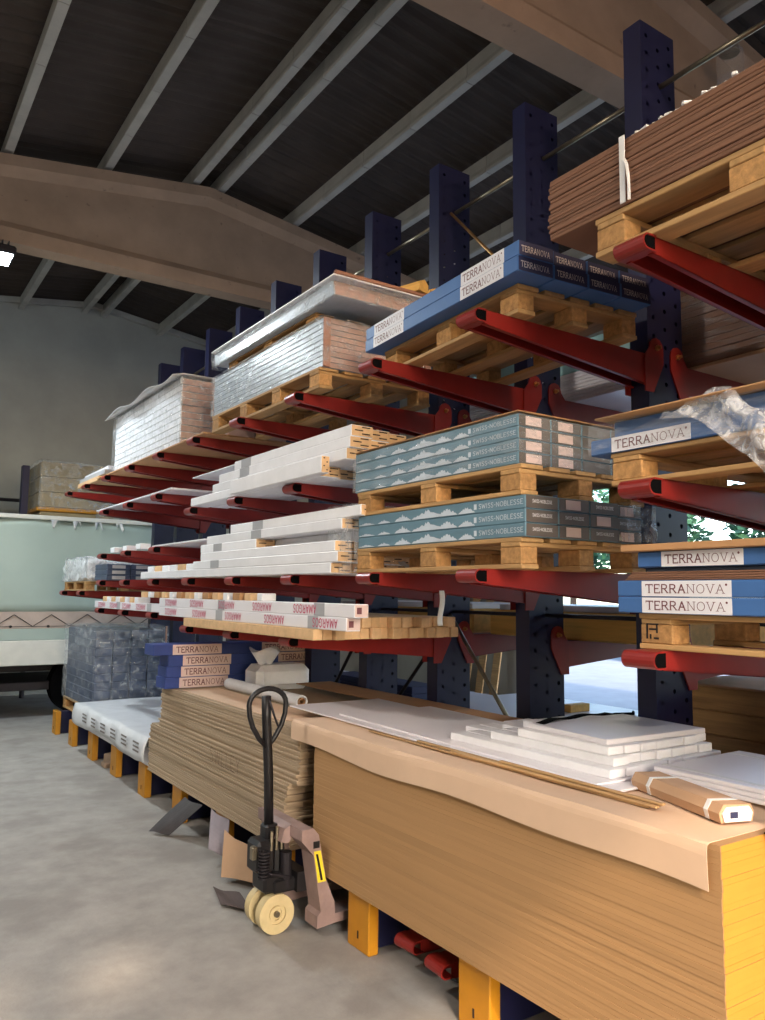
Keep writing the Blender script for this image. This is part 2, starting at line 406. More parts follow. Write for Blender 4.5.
# wall-top trim under the roof on the back wall
mb = MB()
for a, b in ((XL, 3.43), (3.43, XR)):
    za, zb = Z_EAVE(a), Z_EAVE(b)
    mb.add([(a, YB-.1, za-.1), (b, YB-.1, zb-.1), (b, YB-.002, zb-.1), (a, YB-.002, za-.1), (a, YB-.1, za), (b, YB-.1, zb), (b, YB-.002, zb), (a, YB-.002, za)],
           [(0, 1, 2, 3), (4, 7, 6, 5), (0, 4, 5, 1), (1, 5, 6, 2), (2, 6, 7, 3), (3, 7, 4, 0)])
mb.build('trim_1', m_purl, kind='structure')

# lamps: the glaring one is in view, the other three are added fill
def flood(loc, label, rgb, watt, size, est, aim=None, group=None):
    e = T('flood_lamp', label, 'lamp', loc, 0, group)
    MB().cbox(-.24, .24, -.2, .2, .0, .09, .02).build('housing', m_dark, e)
    mb = MB()
    for k in range(7): mb.box(-.2+.06*k, -.19+.06*k, -.17, .17, .09, .14)
    mb.build('cooling_fins', m_dark, e)
    MB().tube([(0, 0, .1), (0, 0, max(.2, (5.53 if loc[1] > 1 else Z_EAVE(loc[0]))-loc[2]))], .012, 8).build('hanger', m_dark, e)
    MB().box(-.21, .21, -.17, .17, -.008, 0).build('lens', emit('lamp lens '+label[:8]+str(est), rgb, est), e)
    ld = bpy.data.lights.new('flood_light', 'AREA'); ld.shape = 'DISK'; ld.size = size; ld.energy = watt; ld.color = rgb
    lo = O('flood_light', ld, e, (0, 0, -.03))
    if aim: lo.rotation_euler = Vector(aim).to_track_quat('-Z', 'Y').to_euler()
    return e
flood((1.0, 9.05, 5.3), 'glaring cool white flood lamp hanging under the far roof girder', (.84, .95, 1), 200, .4, 60, (0, -.35, -1))
flood((-1.8, 9.24, 5.3), 'cool flood lamp under the far girder, away from the rack', (.84, .95, 1), 170, .4, 40, (.5, .7, -.8))  # added out of view to brighten the back wall
flood((-1.9, 3.67, 5.3), 'neutral flood lamp under the middle girder, away from the rack', (1, .92, .83), 180, .4, 40, (.75, .3, -1))  # added out of view to fill the aisle-facing sides of the goods
flood((2.6, -.6, 5.53), 'warm flood lamp close to the front gateway', (1, .68, .45), 115, .4, 40, (0.05, .85, -1))  # unseen added source that warms the near floor and goods

# ------------------------------------------------------------------ cantilever rack
XC, XD, Y0, D, WY, HT = 3.39, .29, 2.585, .8916, .115, 4.925
YC = lambda i: Y0+D*i+WY/2
rack = T('cantilever_rack', 'tall double-sided cantilever rack with navy columns, red arms and orange feet', 'rack', (XC+XD/2, YC(0), 0))
RX, RY = XC+XD/2, YC(0)
def column_mesh():
    mb = MB(); w = XD/2; h = WY/2
    mb.quad((-w, -h, 0), (-w, h, 0), (-w, h, HT), (-w, -h, HT)); mb.quad((w, -h, 0), (w, h, 0), (w, h, HT), (w, -h, HT))
    mb.quad((-w, -h, HT), (w, -h, HT), (w, h, HT), (-w, h, HT))
    P = .1; r = .0125; lw = XD/3
    for y in (-h, h):
        for ln in range(3):
            xa = -w+ln*lw; xb = xa+lw; xm = (xa+xb)/2; z = 0 if ln != 1 else P/2
            if ln == 1: mb.quad((xa, y, 0), (xb, y, 0), (xb, y, z), (xa, y, z))
            while z+P <= HT+1e-6:
                zm = z+P/2
                oc = [(xm+r*math.cos(math.radians(22.5+45*k)), y, zm+r*math.sin(math.radians(22.5+45*k))) for k in range(8)]
                cs = [(xb, y, z), (xb, y, z+P), (xa, y, z+P), (xa, y, z)]
                # oct: 0,1 top-right..; side quads: right(7,0) top(1,2) left(3,4) bottom(5,6)
                mb.add(cs+oc, [(0, 1, 4, 11), (1, 2, 6, 5), (2, 3, 8, 7), (3, 0, 10, 9), (1, 5, 4), (2, 7, 6), (3, 9, 8), (0, 11, 10)])
                z += P
            if z < HT-1e-4: mb.quad((xa, y, z), (xb, y, z), (xb, y, HT), (xa, y, HT))
    return mb.mesh('column', m_blue, recalc=False)
cm = column_mesh()
COLS = range(-2, 10)
foot_beam_shaded = MB().cbox(-1.24, 1.24, -.05, .05, .0, .27, .006).mesh('foot_beam_shaded', m_blue)  # coloured navy to imitate shade along the sides of the orange foot
def foot_plate():
    mb = MB(); mb.cbox(-.03, .03, -.1, .1, 0, .282, .006); return mb.mesh('foot_plate', m_yel)
fp = foot_plate()
slotm = MB().box(-.0015, .0015, -.005, .005, -.018, .018).mesh('plate_slot', m_slot)
for i in COLS:
    cobj = O('column', cm, rack, (0, D*i, 0))
    fb = O('foot', foot_beam_shaded, rack, (0, D*i, 0.004))
    for sx in (-1, 1):
        p = O('end_plate', fp, fb, (sx*(RX-2.245-.03), 0, -.004))
        if sx < 0: O('plate_slot', slotm, rack, (-(RX-2.245)-.001, D*i, .075))
def arm_meshes(L):
    """arm along -x; origin at the column face, top of arm z=0"""
    h0, h1, w = .16, .06, .058
    side = lambda y0, y1: [(0, y0), (0, y1)]
    mb = MB()
    n0 = -L+.062
    for s_ in (-1, 1):
        mb.prism([(.0, 0), (.0, -h0), (n0, -h1-.004), (n0+.0, 0)], 'y', s_*w, s_*(w-.006))
    mb.box(n0, 0, -w, w, -.006, 0)
    # bottom lips leave the underside open
    for s_ in (-1, 1):
        y0, y1 = (s_*w, s_*(w-.022)); y0, y1 = min(y0, y1), max(y0, y1)
        vs = [(0, y0, -h0), (0, y1, -h0), (n0, y1, -h1-.004), (n0, y0, -h1-.004), (0, y0, -h0+.006), (0, y1, -h0+.006), (n0, y1, -h1+.002), (n0, y0, -h1+.002)]
        mb.add(vs, [(0, 1, 2, 3), (4, 7, 6, 5), (0, 4, 5, 1), (1, 5, 6, 2), (2, 6, 7, 3), (3, 7, 4, 0)])
    body = mb.mesh('arm', m_red)
    # nose: rounded shell open at both ends
    mb = MB(); out = []; inn = []
    R = h1/2
    pts = [(n0+.01, 0)]+[(-L+R-R*math.sin(a*math.pi/8), -R+R*math.cos(a*math.pi/8)) for a in range(9)]+[(n0+.01, -h1)]
    t = .006
    ptsi = [(n0+.01, -t)]+[(-L+R-(R-t)*math.sin(a*math.pi/8), -R+(R-t)*math.cos(a*math.pi/8)) for a in range(9)]+[(n0+.01, -h1+t)]
    yw = .066; N = len(pts)
    for y in (-yw, yw):
        out.append([(p[0], y, p[1]) for p in pts]); inn.append([(p[0], y, p[1]) for p in ptsi])
    vs = out[0]+out[1]+inn[0]+inn[1]
    fs = []
    for k in range(N-1):
        fs += [(k, k+1, N+k+1, N+k), (2*N+k, 3*N+k, 3*N+k+1, 2*N+k+1), (k, 2*N+k, 2*N+k+1, k+1), (N+k, N+k+1, 3*N+k+1, 3*N+k)]
    mb.add(vs, fs); nose = mb.mesh('arm_nose', m_red)
    pl = MB().prism(ptsi, 'y', -yw+.006, yw-.006).mesh('nose_shade', m_rub)  # black filler standing in for the shade inside the open nose
    return body, nose, pl
ARM = {}
# connector plate: rounded head, tapered foot, bolted to the column faces
prof = [(-.035, -.2), (.03, -.2), (.115, -.04), (.115, .04)]+[(.06+.055*math.cos(a*math.pi/6), .04+.055*math.sin(a*math.pi/6)) for a in range(1, 6)]+[(.005, .04), (-.035, -.01)]
platem = MB().prism(prof, 'y', -.004, .004).mesh('connector_plate', m_red)
boltm = MB().tube([(0, 0, 0), (0, -.012, 0)], .016, 6).tube([(0, -.012, 0), (0, -.028, 0)], .009, 8).mesh('bolt', m_gold)
def arm(i, z, side=-1, tip=2.24):
    L = (XC-tip) if side < 0 else 1.15
    k = round(L, 3)
    if k not in ARM: ARM[k] = arm_meshes(L)
    b, n, pg = ARM[k]
    rz = 0 if side < 0 else math.pi
    a = O('arm', b, rack, (-XD/2-.001 if side < 0 else XD/2+.001, D*i, z), rz)
    O('arm_nose', n, a); O('nose_shade', pg, a)
    for sy in (-1, 1):
        O('connector_plate', platem, a, (0, sy*(WY/2+.0055), 0))
        O('bolt', boltm, a, (.06, sy*(WY/2+.0095), .04), 0 if sy < 0 else math.pi)
for i in COLS: arm(i, 3.04, tip=2.2 if i < 1 else 2.24)
for i in (2, 3, 4): arm(i, 2.46); arm(i, 1.51)
for i in (5, 6, 7): arm(i, 2.66); arm(i, 2.18); arm(i, 1.595)
for i in range(0, 8): arm(i, 1.89, tip=2.2 if i < 1 else 2.24)
for i in (8, 9): arm(i, 1.775)
for i in (-2, -1): arm(i, 2.18, tip=2.2); arm(i, 1.6, tip=2.2)
for i in range(-2, 6): arm(i, 3.02, 1); arm(i, 1.5, 1)
# braces
def brace(name, p0, p1, r, mat):
    MB().tube([(p0[0]-RX, p0[1]-RY, p0[2]), (p1[0]-RX, p1[1]-RY, p1[2])], r, 10).build(name, mat, rack, smooth=True)
for i in range(-2, 9):
    ya, yb = Y0+D*i+WY, Y0+D*(i+1)
    brace('brace_tube', (3.55, ya, 4.59), (3.55, yb, 4.59), .015, m_zinc)
    brace('brace_tube', (3.53, ya, 1.66), (3.53, yb, 1.66), .012, m_dark)
brace('brace_rod', (3.5, YC(2)-.06, 4.57), (3.5, YC(1)+.06, 3.75), .011, m_gold)
brace('brace_rod', (3.5, YC(2)-.06, 1.64), (3.5, YC(1)+.06, .8), .014, m_zinc)
brace('brace_rod', (3.5, YC(3)+.06, 1.64), (3.5, YC(4)-.06, .75), .014, m_dark)
brace('brace_rod', (3.55, YC(2)+.06, 1.55), (3.55, YC(3)-.06, .8), .014, m_dark)

# ------------------------------------------------------------------ generic goods
def pallet(x0, x1, y0, y1, z0, h, label, group=None, nd=5, mat=None, rows=3, light=False):
    e = T('pallet', label, 'pallet', ((x0+x1)/2, (y0+y1)/2, z0), 0, group)
    wl = mat or m_wood; t = h*.15; sx, sy = x1-x0, y1-y0
    bw = .1; xs = [-sx/2+bw/2, 0, sx/2-bw/2]; ys = [-sy/2+.07+k*(sy-.14)/(rows-1) for k in range(rows)]
    for x in xs: O('bottom_board', cube('bottom_board', bw, sy, t, wl), e, (x, 0, 0))
    for x in xs:
        for y in ys: O('block', cube('block', bw-.006, .13, h-3*t, m_block, .004), e, (x, y, t))
    for y in ys: O('stretcher_board', cube('stretcher_board', sx, .12, t, m_woodx), e, (0, y, h-2*t))
    dw = min(.14, sx/nd*.82)
    for k in range(nd):
        x = -sx/2+dw/2+k*(sx-dw)/(nd-1)
        O('deck_board', cube('deck_board', dw, sy, t, wl), e, (x, 0, h-t))
    return e
TXT = {}
def lab_mesh(w, h):
    """white panel on a -x face: local y from 0 to -w is left to right as seen, z 0..h"""
    k = (round(w, 3), round(h, 3))
    if k not in TXT:
        a = MB().box(-.0012, 0, -w, 0, .002, h-.002).mesh('label_panel', m_lab)
        mb = MB(); strokes(mb, 'TERRANOVA', (-.002, -w*.05, h*.24), (0, -1, 0), (0, 0, 1), h*.5, .14, True, 5, .07, width=w*.88)
        mb.add([(-.002, -w*.95-.004*math.cos(q), h*.72+.004*math.sin(q)) for q in [k2*math.pi/4 for k2 in range(8)]], [tuple(range(8))])
        TXT[k] = (a, mb.mesh('lettering', m_ink, recalc=False))
    return TXT[k]
END = {}
def terra_end(w, h, label=True):
    k = (round(w, 3), round(h, 3))
    if k not in END:
        a = MB().box(-w/2+.004, w/2-.004, -.0012, 0, .003, h-.003).mesh('end_panel', m_tnavy)
        mb = MB(); strokes(mb, 'TERRANOVA', (-w*.42, -.002, h*.3), (1, 0, 0), (0, 0, 1), h*.36, .16, True, 5, .09, width=w*.8)
        END[k] = (a, mb.mesh('lettering', m_inkw, recalc=False))
    return END[k]
def terranova(x0, y0, z0, w, L, h, label, group, ends=(True, True), front=True, endtxt=True, lw=.31, off=.09, jx=0):
    """carton with its long face to -x; y0 is the near end"""
    o = O('flooring_carton', cube('flooring_carton', w, L, h, m_tblue, .004), None, (x0+w/2+jx, y0+L/2, z0), 0, label, 'carton', group)
    if front:
        p, t = lab_mesh(lw, h)
        if ends[0]:
            a = O('label_panel', p, o, (-w/2, -L/2+off+lw, 0)); O('lettering', t, a)
        if ends[1]:
            a = O('label_panel', p, o, (-w/2, L/2-off, 0)); O('lettering', t, a)
    if endtxt:
        p, t = terra_end(w, h); a = O('end_panel', p, o, (0, -L/2, 0)); O('lettering', t, a)
    return o
def sheets(name, label, cat, group, x0, x1, y0, y1, z0, n, t, mat, jx=.004, jy=.006, end=None, b=.0025, mat2=None):
    """n separate boards lying on each other"""
    for k in range(n):
        dx, dy = random.uniform(-jx, jx), random.uniform(-jy, jy)
        lb = label % ('topmost' if k == n-1 else 'bottom' if k == 0 else nth(n-k)+' from the top')
        o = O(name, cube(name, x1-x0, y1-y0, t-.0004, mat2 if mat2 and (k % 8 in (0, 3, 4)) else mat, b), None, ((x0+x1)/2+dx, (y0+y1)/2+dy, z0+k*t), 0, lb, cat, group)
        if end is not None:
            O('painted_end', cube('painted_end', x1-x0-.006, .002, t-.0004, end, .0003), o, (0, -(y1-y0)/2-.0006, 0))
    return z0+n*t
def noise3(x, y, z): return math.sin(x*7.1+y*3.3)*math.sin(y*5.7+z*9.1+1.3)*math.sin(z*6.3+x*4.9+.7)+.5*math.sin(x*17+y*13+z*11)
def film_box(name, x0, x1, y0, y1, z0, z1, mat, parent, amp=.01, n=16, bottom=False):
    base = parent.location if parent else (0, 0, 0)
    mb = MB()
    def grid(f, nu, nv):
        vs = []; 
        for i in range(nu+1):
            for j in range(nv+1): vs.append(f(i/nu, j/nv))
        mb.add(vs, [(i*(nv+1)+j, (i+1)*(nv+1)+j, (i+1)*(nv+1)+j+1, i*(nv+1)+j+1) for i in range(nu) for j in range(nv)])
    def P(x, y, z, nx, ny_, nz):
        d = amp*(noise3(x*3, y*3, z*3)*.5+.5)
        return (x+nx*d-base[0], y+ny_*d-base[1], z+nz*d-base[2])
    L = lambda a, b, t: a+(b-a)*t
    grid(lambda u, v: P(x0, L(y0, y1, u), L(z0, z1, v), -1, 0, 0), n, 8)
    grid(lambda u, v: P(x1, L(y0, y1, u), L(z0, z1, v), 1, 0, 0), n, 8)
    grid(lambda u, v: P(L(x0, x1, u), y0, L(z0, z1, v), 0, -1, 0), 10, 8)
    grid(lambda u, v: P(L(x0, x1, u), y1, L(z0, z1, v), 0, 1, 0), 10, 8)
    grid(lambda u, v: P(L(x0, x1, u), L(y0, y1, v), z1, 0, 0, 1), 10, n)
    return mb.build(name, mat, parent, smooth=True)
def drape(name, label, cat, pts_fn, nu, nv, mat, t=.002, parent=None, group=None, kind=None, smooth=True):
    """thin solid sheet from a parametric surface"""
    top = [[Vector(pts_fn(i/nu, j/nv)) for j in range(nv+1)] for i in range(nu+1)]
    vs = []; fs = []
    nrm = [[None]*(nv+1) for _ in range(nu+1)]
    for i in range(nu+1):
        for j in range(nv+1):
            a = top[min(i+1, nu)][j]-top[max(i-1, 0)][j]; b = top[i][min(j+1, nv)]-top[i][max(j-1, 0)]
            nrm[i][j] = a.cross(b).normalized()
    for i in range(nu+1):
        for j in range(nv+1): vs.append(top[i][j]); 
    K = (nu+1)*(nv+1)
    for i in range(nu+1):
        for j in range(nv+1): vs.append(top[i][j]-nrm[i][j]*t)
    q = lambda i, j: i*(nv+1)+j
    for i in range(nu):
        for j in range(nv):
            fs.append((q(i, j), q(i+1, j), q(i+1, j+1), q(i, j+1))); fs.append((K+q(i, j), K+q(i, j+1), K+q(i+1, j+1), K+q(i+1, j)))
    for i in range(nu):
        for j in (0, nv): fs.append((q(i, j), q(i+1, j), K+q(i+1, j), K+q(i, j)))
    for j in range(nv):
        for i in (0, nu): fs.append((q(i, j), q(i, j+1), K+q(i, j+1), K+q(i, j)))
    base = vs[0]
    c0 = sum(vs[:K], Vector())/K; zmin = min(v.z for v in vs); c0.z = zmin
    if parent: c0 = Vector(parent.location)
    return MB().add([v-c0 for v in vs], fs).build(name, mat, parent, tuple(Vector((0, 0, 0)) if parent else c0), smooth, 0, label=label, cat=cat, group=group, kind=kind)

# ================================================================== BASE LEVEL
FT = .286
# near fibreboard stack, 40 boards
ST = .019
z1 = sheets('fibreboard', 'tan fibreboard with yellow end, %s in the stack under the kraft cover', 'board', 'tan fibreboard stack under the kraft cover',
            2.2, 3.36, 1.465, 3.935, FT, 40, ST, m_mdf, .0014, .002, end=m_mdf_end, b=.0007, mat2=m_mdf2)
# far grey stack: lower part and shorter upper part
t2 = .0145
zl = FT
for k in range(27):
    o = O('fibreboard', cube('fibreboard', 1.15, 2.52, t2-.0004, m_chip, .002), None, (2.2+.575+random.uniform(-.007, .004), 5.51+random.uniform(-.02, .02)+(0.02 if k < 20 else 0), zl), 0,
          'grey-tan fibreboard, %s from the floor in the ragged stack' % nth(k+1), 'board', 'ragged fibreboard stack, lower half'); zl += t2
for k in range(22):
    dx = .025 if k > 3 else .012
    O('fibreboard', cube('fibreboard', 1.14, 2.44, t2-.0004, m_chip, .002), None, (2.2+dx+.57+random.uniform(-.006, .006), 5.37+random.uniform(-.014, .014), zl), 0,
      'grey-tan fibreboard, %s in the set-back upper half of the ragged stack' % ('topmost' if k == 21 else nth(22-k)+' from the top'), 'board', 'ragged fibreboard stack, upper half'); zl += t2
Z2 = zl
# pencilled word on the ragged stack
mb = MB(); strokes(mb, 'SWLLEY', (0, 0, 0), (0, -1, 0), (0, 0, 1), .1, .05, False, width=.52)
mb.build('pencil_writing', m_chalk, None, (2.19, 5.42, .6), label='faint pencilled word across the edges of the ragged board stack', cat='writing')

# kraft cover sheet hanging over the front of the near stack
def cover(u, v):
    y = 1.50+u*2.68
    low = .9+.012*math.sin(u*6.2)+.008*math.sin(u*15+1)+.045*u
    Ltop, r = .86, .02
    drop = z1-low
    s_ = v*(Ltop+drop)
    if s_ < Ltop-.0:
        x = 3.05-s_; z = z1+.003+.002*math.sin(y*9+x*4)
        return (x, y, z)
    d = s_-Ltop
    x = 2.19-.006*min(1, d/.03)-.006*(d/drop)*math.sin(y*3)
    return (x-.004, y, z1-d+.002)
drape('kraft_cover', 'pale kraft sheet folded over the front edge of the tan board stack', 'paper', cover, 46, 60, m_paper, .002, smooth=False)
# cardboard sheets at the back, white laminate sheet
ZT = z1+.009
put('cardboard_sheet', 3.06, 3.375, 1.6, 5.8, z1+.0005, z1+.006, m_card2, label='brown cardboard sheet lying along the foot of the navy columns', cat='cardboard')
o = MB().cbox(-.34, .34, -1.3, 1.3, 0, .009, .002).build('laminate_sheet', m_white, None, (2.72, 3.32, ZT), rotz=-.012, label='large glossy white laminate sheet lying on the kraft cover', cat='panel')
MB().cbox(-.33, .33, -1.0, 1.0, 0, .009, .002).build('laminate_sheet', m_white, None, (2.76, 3.1, ZT+.0095), rotz=-.03, label='shorter white laminate sheet on top of the large one', cat='panel')
ZW = ZT+.019
# chipboard strips along the front edge
for k, (x, ya, yb, zz) in enumerate([(2.345, 1.83, 3.6, ZT-.001), (2.365, 1.80, 3.2, ZT+.0075), (2.34, 1.79, 2.9, ZT+.0075), (2.36, 1.78, 2.6, ZT+.016)]):
    MB().cbox(-.01, .01, -(yb-ya)/2, (yb-ya)/2, 0, .008, .002).build('wood_strip', m_plank, None, (x+.006*k*0, (ya+yb)/2, zz), label='thin dark wood strip on the kraft cover edge, %s longest' % ('', 'second', 'third', 'fourth')[k] if k else 'longest thin dark wood strip on the kraft cover edge', cat='wood strip', group='wood strips on the kraft cover')
# white profile pile
PW = .094
def profile(x, ya, yb, z, w=PW, h=.034, tag='', lab='white profile in the stepped pile', grp='white profiles piled on the board stack'):
    o = O('white_profile', cube('white_profile', w-.003, yb-ya, h-.0005, m_lath, .003), None, (x+w/2, (ya+yb)/2, z), 0, lab+tag, 'profile', grp)
    return o
zz = ZW
for r_, (x0_, n_, ya, yb) in enumerate([(2.5, 8, 2.14, 3.25), (2.56, 7, 2.17, 3.05), (2.58, 7, 2.2, 2.9)]):
    for k in range(n_): profile(x0_+k*PW, ya+random.uniform(-.012, .012), yb-.12*(k < 2)-random.uniform(0, .08), zz, tag=', %s layer, %s from the aisle' % (nth(r_+1), nth(k+1)))
    zz += .034
o = MB().cbox(-.31, .31, -.24, .24, 0, .022, .003).build('laminate_board', m_white, None, (2.93, 2.46, zz), rotz=-.05, label='white glossy panel lying on top of the stepped profile pile', cat='panel')
drape('black_strip', 'thin dark rubber strip lying on the white panel of the profile pile', 'strip', lambda u, v: (2.66+.52*u, 2.64+.02*math.sin(u*4)+.05*v+.06*u, zz+.0245+.008*math.sin(u*7)**2), 20, 2, m_rub, .003)
# glossy boards to the right
zz2 = ZW-.009
for k in range(3):
    MB().cbox(-.3, .3, -.26, .26, 0, .016, .003).build('laminate_board', m_white, None, (2.98+.008*k, 1.82, zz2+.0165*k), rotz=.0+.01*k, label='white foil-faced panel in the low taped pile, %s from the bottom' % nth(k+1), cat='panel', group='low glossy panel pile')
zp = zz2+.0495
for x in (2.74, 3.2):
    put('tape_band', x, x+.022, 1.565, 2.075, zp+.0002, zp+.0014, m_strap, label='white tape band across the low glossy pile, %s' % ('aisle side' if x < 3 else 'column side'), cat='tape', group='tape bands on glossy pile')
# kraft bundle with two straps
e = T('wrapped_bundle', 'brown kraft-wrapped bundle of profiles with two white straps', 'bundle', (2.52, 1.8, ZT+.0), -.31)
MB().prism([(-.06, 0), (.06, 0), (.068, .03), (.055, .055), (-.05, .058), (-.068, .03)], 'y', -.245, .245).build('wrapping', m_card, e)
MB().prism([(-.05, .004), (.05, .004), (.058, .03), (.045, .05), (-.04, .05), (-.058, .03)], 'y', -.251, -.2455).build('profile_ends', m_lath, e)
put_y = (-.19, .13)
for y in put_y:
    MB().prism([(-.0615, 0), (.0615, 0), (.0695, .03), (.0565, .0565), (-.0515, .0595), (-.0695, .03)], 'y', y, y+.02).build('strap', m_strap, e)
MB().box(-.03, .0, -.2525, -.2515, .015, .035).build('blue_mark', m_tnavy, e)
drape('rubber_flap', 'black rubber flap lying on the corner of the tan board stack', 'flap', lambda u, v: (2.42+.5*u, 1.33+.13*v+.03*u, z1+.007+.01*math.sin(u*6)**2), 18, 5, m_rub, .004)

# paper roll
e = T('paper_roll', 'rolled kraft paper lying on the ragged board stack', 'roll', (2.62, 5.5, Z2+.0445))
mb = MB(); mb.ring((0, 0, 0), 'y', .034, .044, 1.25, 20); mb.build('roll', m_ply, e, smooth=False)
mb = MB(); mb.ring((0, 0, 0), 'y', .02, .026, 1.252, 16); mb.build('core', m_card2, e)
# dark board under roll and kraft board strips on ragged stack
put('kraft_board', 2.26, 2.56, 4.45, 6.2, Z2+.0003, Z2+.006, m_paper, label='pale board strip on the ragged stack beside the paper roll', cat='board')
# TERRANOVA cartons lying across, long face to -y
def carton_across(x0, L, y0, w, z0, h, label, group, labs):
    o = O('flooring_carton', cube('flooring_carton_x', L, w, h, m_tmid, .004), None, (x0+L/2, y0+w/2, z0), 0, label, 'carton', group)
    for a in labs:
        p = MB().box(0, .42, -.0014, 0, .003, h-.003).build('label_panel', m_pink, o, (-L/2+a, -w/2, 0))
        mb = MB(); strokes(mb, 'TERRANOVA', (.03, -.002, h*.24), (1, 0, 0), (0, 0, 1), h*.5, .16, True, 5, .09, width=.36)
        mb.build('lettering', m_inkr if False else m_ink, p)
    return o
zc = Z2+.002
for k in range(3):
    carton_across(2.16+.012*k, 1.5, 6.34, .22, zc, .088, 'blue carton lying across the ragged stack, %s layer up' % nth(k+1), 'cartons across the ragged stack', (.12, .98)); zc += .0885
carton_across(2.06, 1.55, 6.35, .22, zc, .088, 'topmost blue carton lying across the ragged board stack', None, (.16, .95))
# plastic-wrapped white block
e = T('plastic_bag', 'white plastic-wrapped block with knotted top on the ragged stack', 'bag', (2.98, 5.98, Z2+.001))
MB().cbox(-.24, .24, -.15, .15, 0, .2, .05).build('block', m_bag, e, smooth=False)
drape('knot', None, None, lambda u, v: (-.12+.1*math.cos(u*6.28)*(.4+.9*v)+e.location.x, .1*math.sin(u*6.28)*(.3+.7*v)+e.location.y, e.location.z+.19+.13*v+.02*math.sin(u*19)), 24, 5, m_bag, .002, parent=e)

# white covered slab further along
sheets('covered_board', 'pale board, %s in the low pile under the white printed cover', 'panel', 'panels under the white printed cover', 2.24, 3.3, 6.86, 9.4, FT, 6, .04, m_white, .004, .01)
zs = FT+.24
def wcov(u, v):
    y = 6.84+2.6*u; drop = .19+.025*math.sin(u*9); Lt = 1.0
    s_ = v*(Lt+drop)
    if s_ < Lt: return (3.2-s_, y, zs+.004+.004*math.sin(y*6+s_*5))
    d = s_-Lt
    return (2.2-.03*math.sin(min(1, d/drop)*2.2)-.008*math.sin(y*11), y, zs+.003-d)
wc = drape('printed_cover', 'white printed plastic cover draped over the low panel pile', 'cover', wcov, 44, 24, m_ply, .002)
mb = MB()
for k in range(6):
    y = 8.9-.36*k
    for q in range(3): mb.box(2.155, 2.158, y-.16, y, .4+.035*q, .415+.035*q)
mb.build('cover_print', m_inkg, wc, tuple(-Vector(wc.location)))
# far shrink-wrapped dark pack on a pallet
pallet(2.4, 3.24, 9.5, 10.95, FT, .144, 'pallet under the shrink-wrapped dark pack at the rack end')
e = T('wrapped_pack', 'tall shrink-wrapped pack of dark blue boxes at the end of the rack', 'pack', (2.82, 10.2, FT+.145))
for c_ in range(4):
    for r_ in range(9):
        O('box', cube('wbox', .195, 1.36, .097, m_shade, .006), e, (-.31+.205*c_, 0, .098*r_))
film_box('stretch_film', 2.385, 3.255, 9.5, 10.92, FT+.147, FT+.145+.905, m_film, e, .02)
film_box('loose_film', 2.40, 3.24, 9.485, 10.4, FT+.82, FT+.145+.925, m_film, e, .03)
MB().box(.2, .215, -.72, -.705, 0, .93).build('corner_post', m_edge, e, (.2, -.005, 0))

# ================================================================== LEVEL L1 (low arms)
ZL = 1.511
sl = .066
for r_, (n_, z_) in enumerate([(16, ZL), (13, ZL+.0645)]):
    for k in range(n_):
        x = 2.2+k*sl if r_ == 0 else 2.335+k*sl
        if x+sl > 3.36: break
        L = 2.1; ya = 4.0+random.uniform(-.05, .05)-(.03 if r_ else 0)
        O('batten', cube('batten', sl-.004, L, .064, m_latend, .004), None, (x+sl/2, ya+L/2, z_), 0, 'pine batten, %s batten layer, %s from the aisle, on the low arms' % (('bottom', 'second')[r_], nth(k+1)), 'batten', 'pine battens on the low arms')
for k in range(3):
    O('batten', cube('batten', sl-.004, 2.1, .064, m_latend, .004), None, (2.335+k*sl+sl/2, 4.02+1.05, ZL+.129), 0, 'pine batten in the short third layer, %s from the aisle' % nth(k+1), 'batten', 'third batten layer on the low arms')
AMA = {}
def amargos(y0, y1, x0, z0, label, group, step=.52):
    L = y1-y0
    o = O('trim_pack', cube('trim_pack', .09, L, .073, m_white, .004), None, (x0+.045, (y0+y1)/2, z0), 0, label, 'pack', group)
    y = L/2-.14
    if 'a' not in AMA:
        mb = MB(); strokes(mb, 'AMARGOS', (-.047, -.3, .06), (0, 1, 0), (0, 0, -1), .046, .13, False, width=.28)     # printed upside down
        AMA['a'] = mb.mesh('lettering', m_inkr, recalc=False)
    while y-.24 > -L/2:
        O('lettering', AMA['a'], o, (0, y, 0)); y -= step
    for q in (.1, .55):
        MB().box(-.0465, -.045, L*(q-.5), L*(q-.5)+.12, .001, .072).build('tape', m_tape, o)
    ep = MB().box(-.04, .04, -.0015, 0, .006, .067).build('end_panel', m_pink, o, (0, -L/2, 0))
    MB().box(-.03, .0, -.0025, -.0015, .02, .055).build('sticker', m_ink, ep)
    return o
amargos(3.66, 6.75, 2.225, ZL+.0650, 'lower white trim pack with red lettering on the low arms', None, .64)
amargos(3.58, 6.75, 2.225, ZL+.139, 'upper white trim pack with red lettering, stacked on its twin', None, .58)
amargos(6.82, 9.0, 2.25, 1.596, 'single white trim pack with red lettering on the farther low arms', None, .45)
for k in range(14):
    y = 4.75+.19*k
    O('offcut', cube('offcut', .1, .08+.02*(k % 3), .05, (m_lath, m_latend, m_card2)[k % 3], .004), None, (2.275, y, ZL+.2125), 0,
      'short offcut laid across the stacked white packs, %s from the batten ends' % nth(k+1), 'offcut', 'offcuts on the white packs')
for k in range(8):
    O('offcut', cube('offcut', .12, .1, .05, (m_lath, m_latend)[k % 2], .004), None, (2.31, 7.5+.16*k, 1.6692), 0,
      'short offcut laid across the single far white pack, %s from its near end' % nth(k+1), 'offcut', 'offcuts on the far white pack')

# ================================================================== LEVEL L2
ZM = 1.891
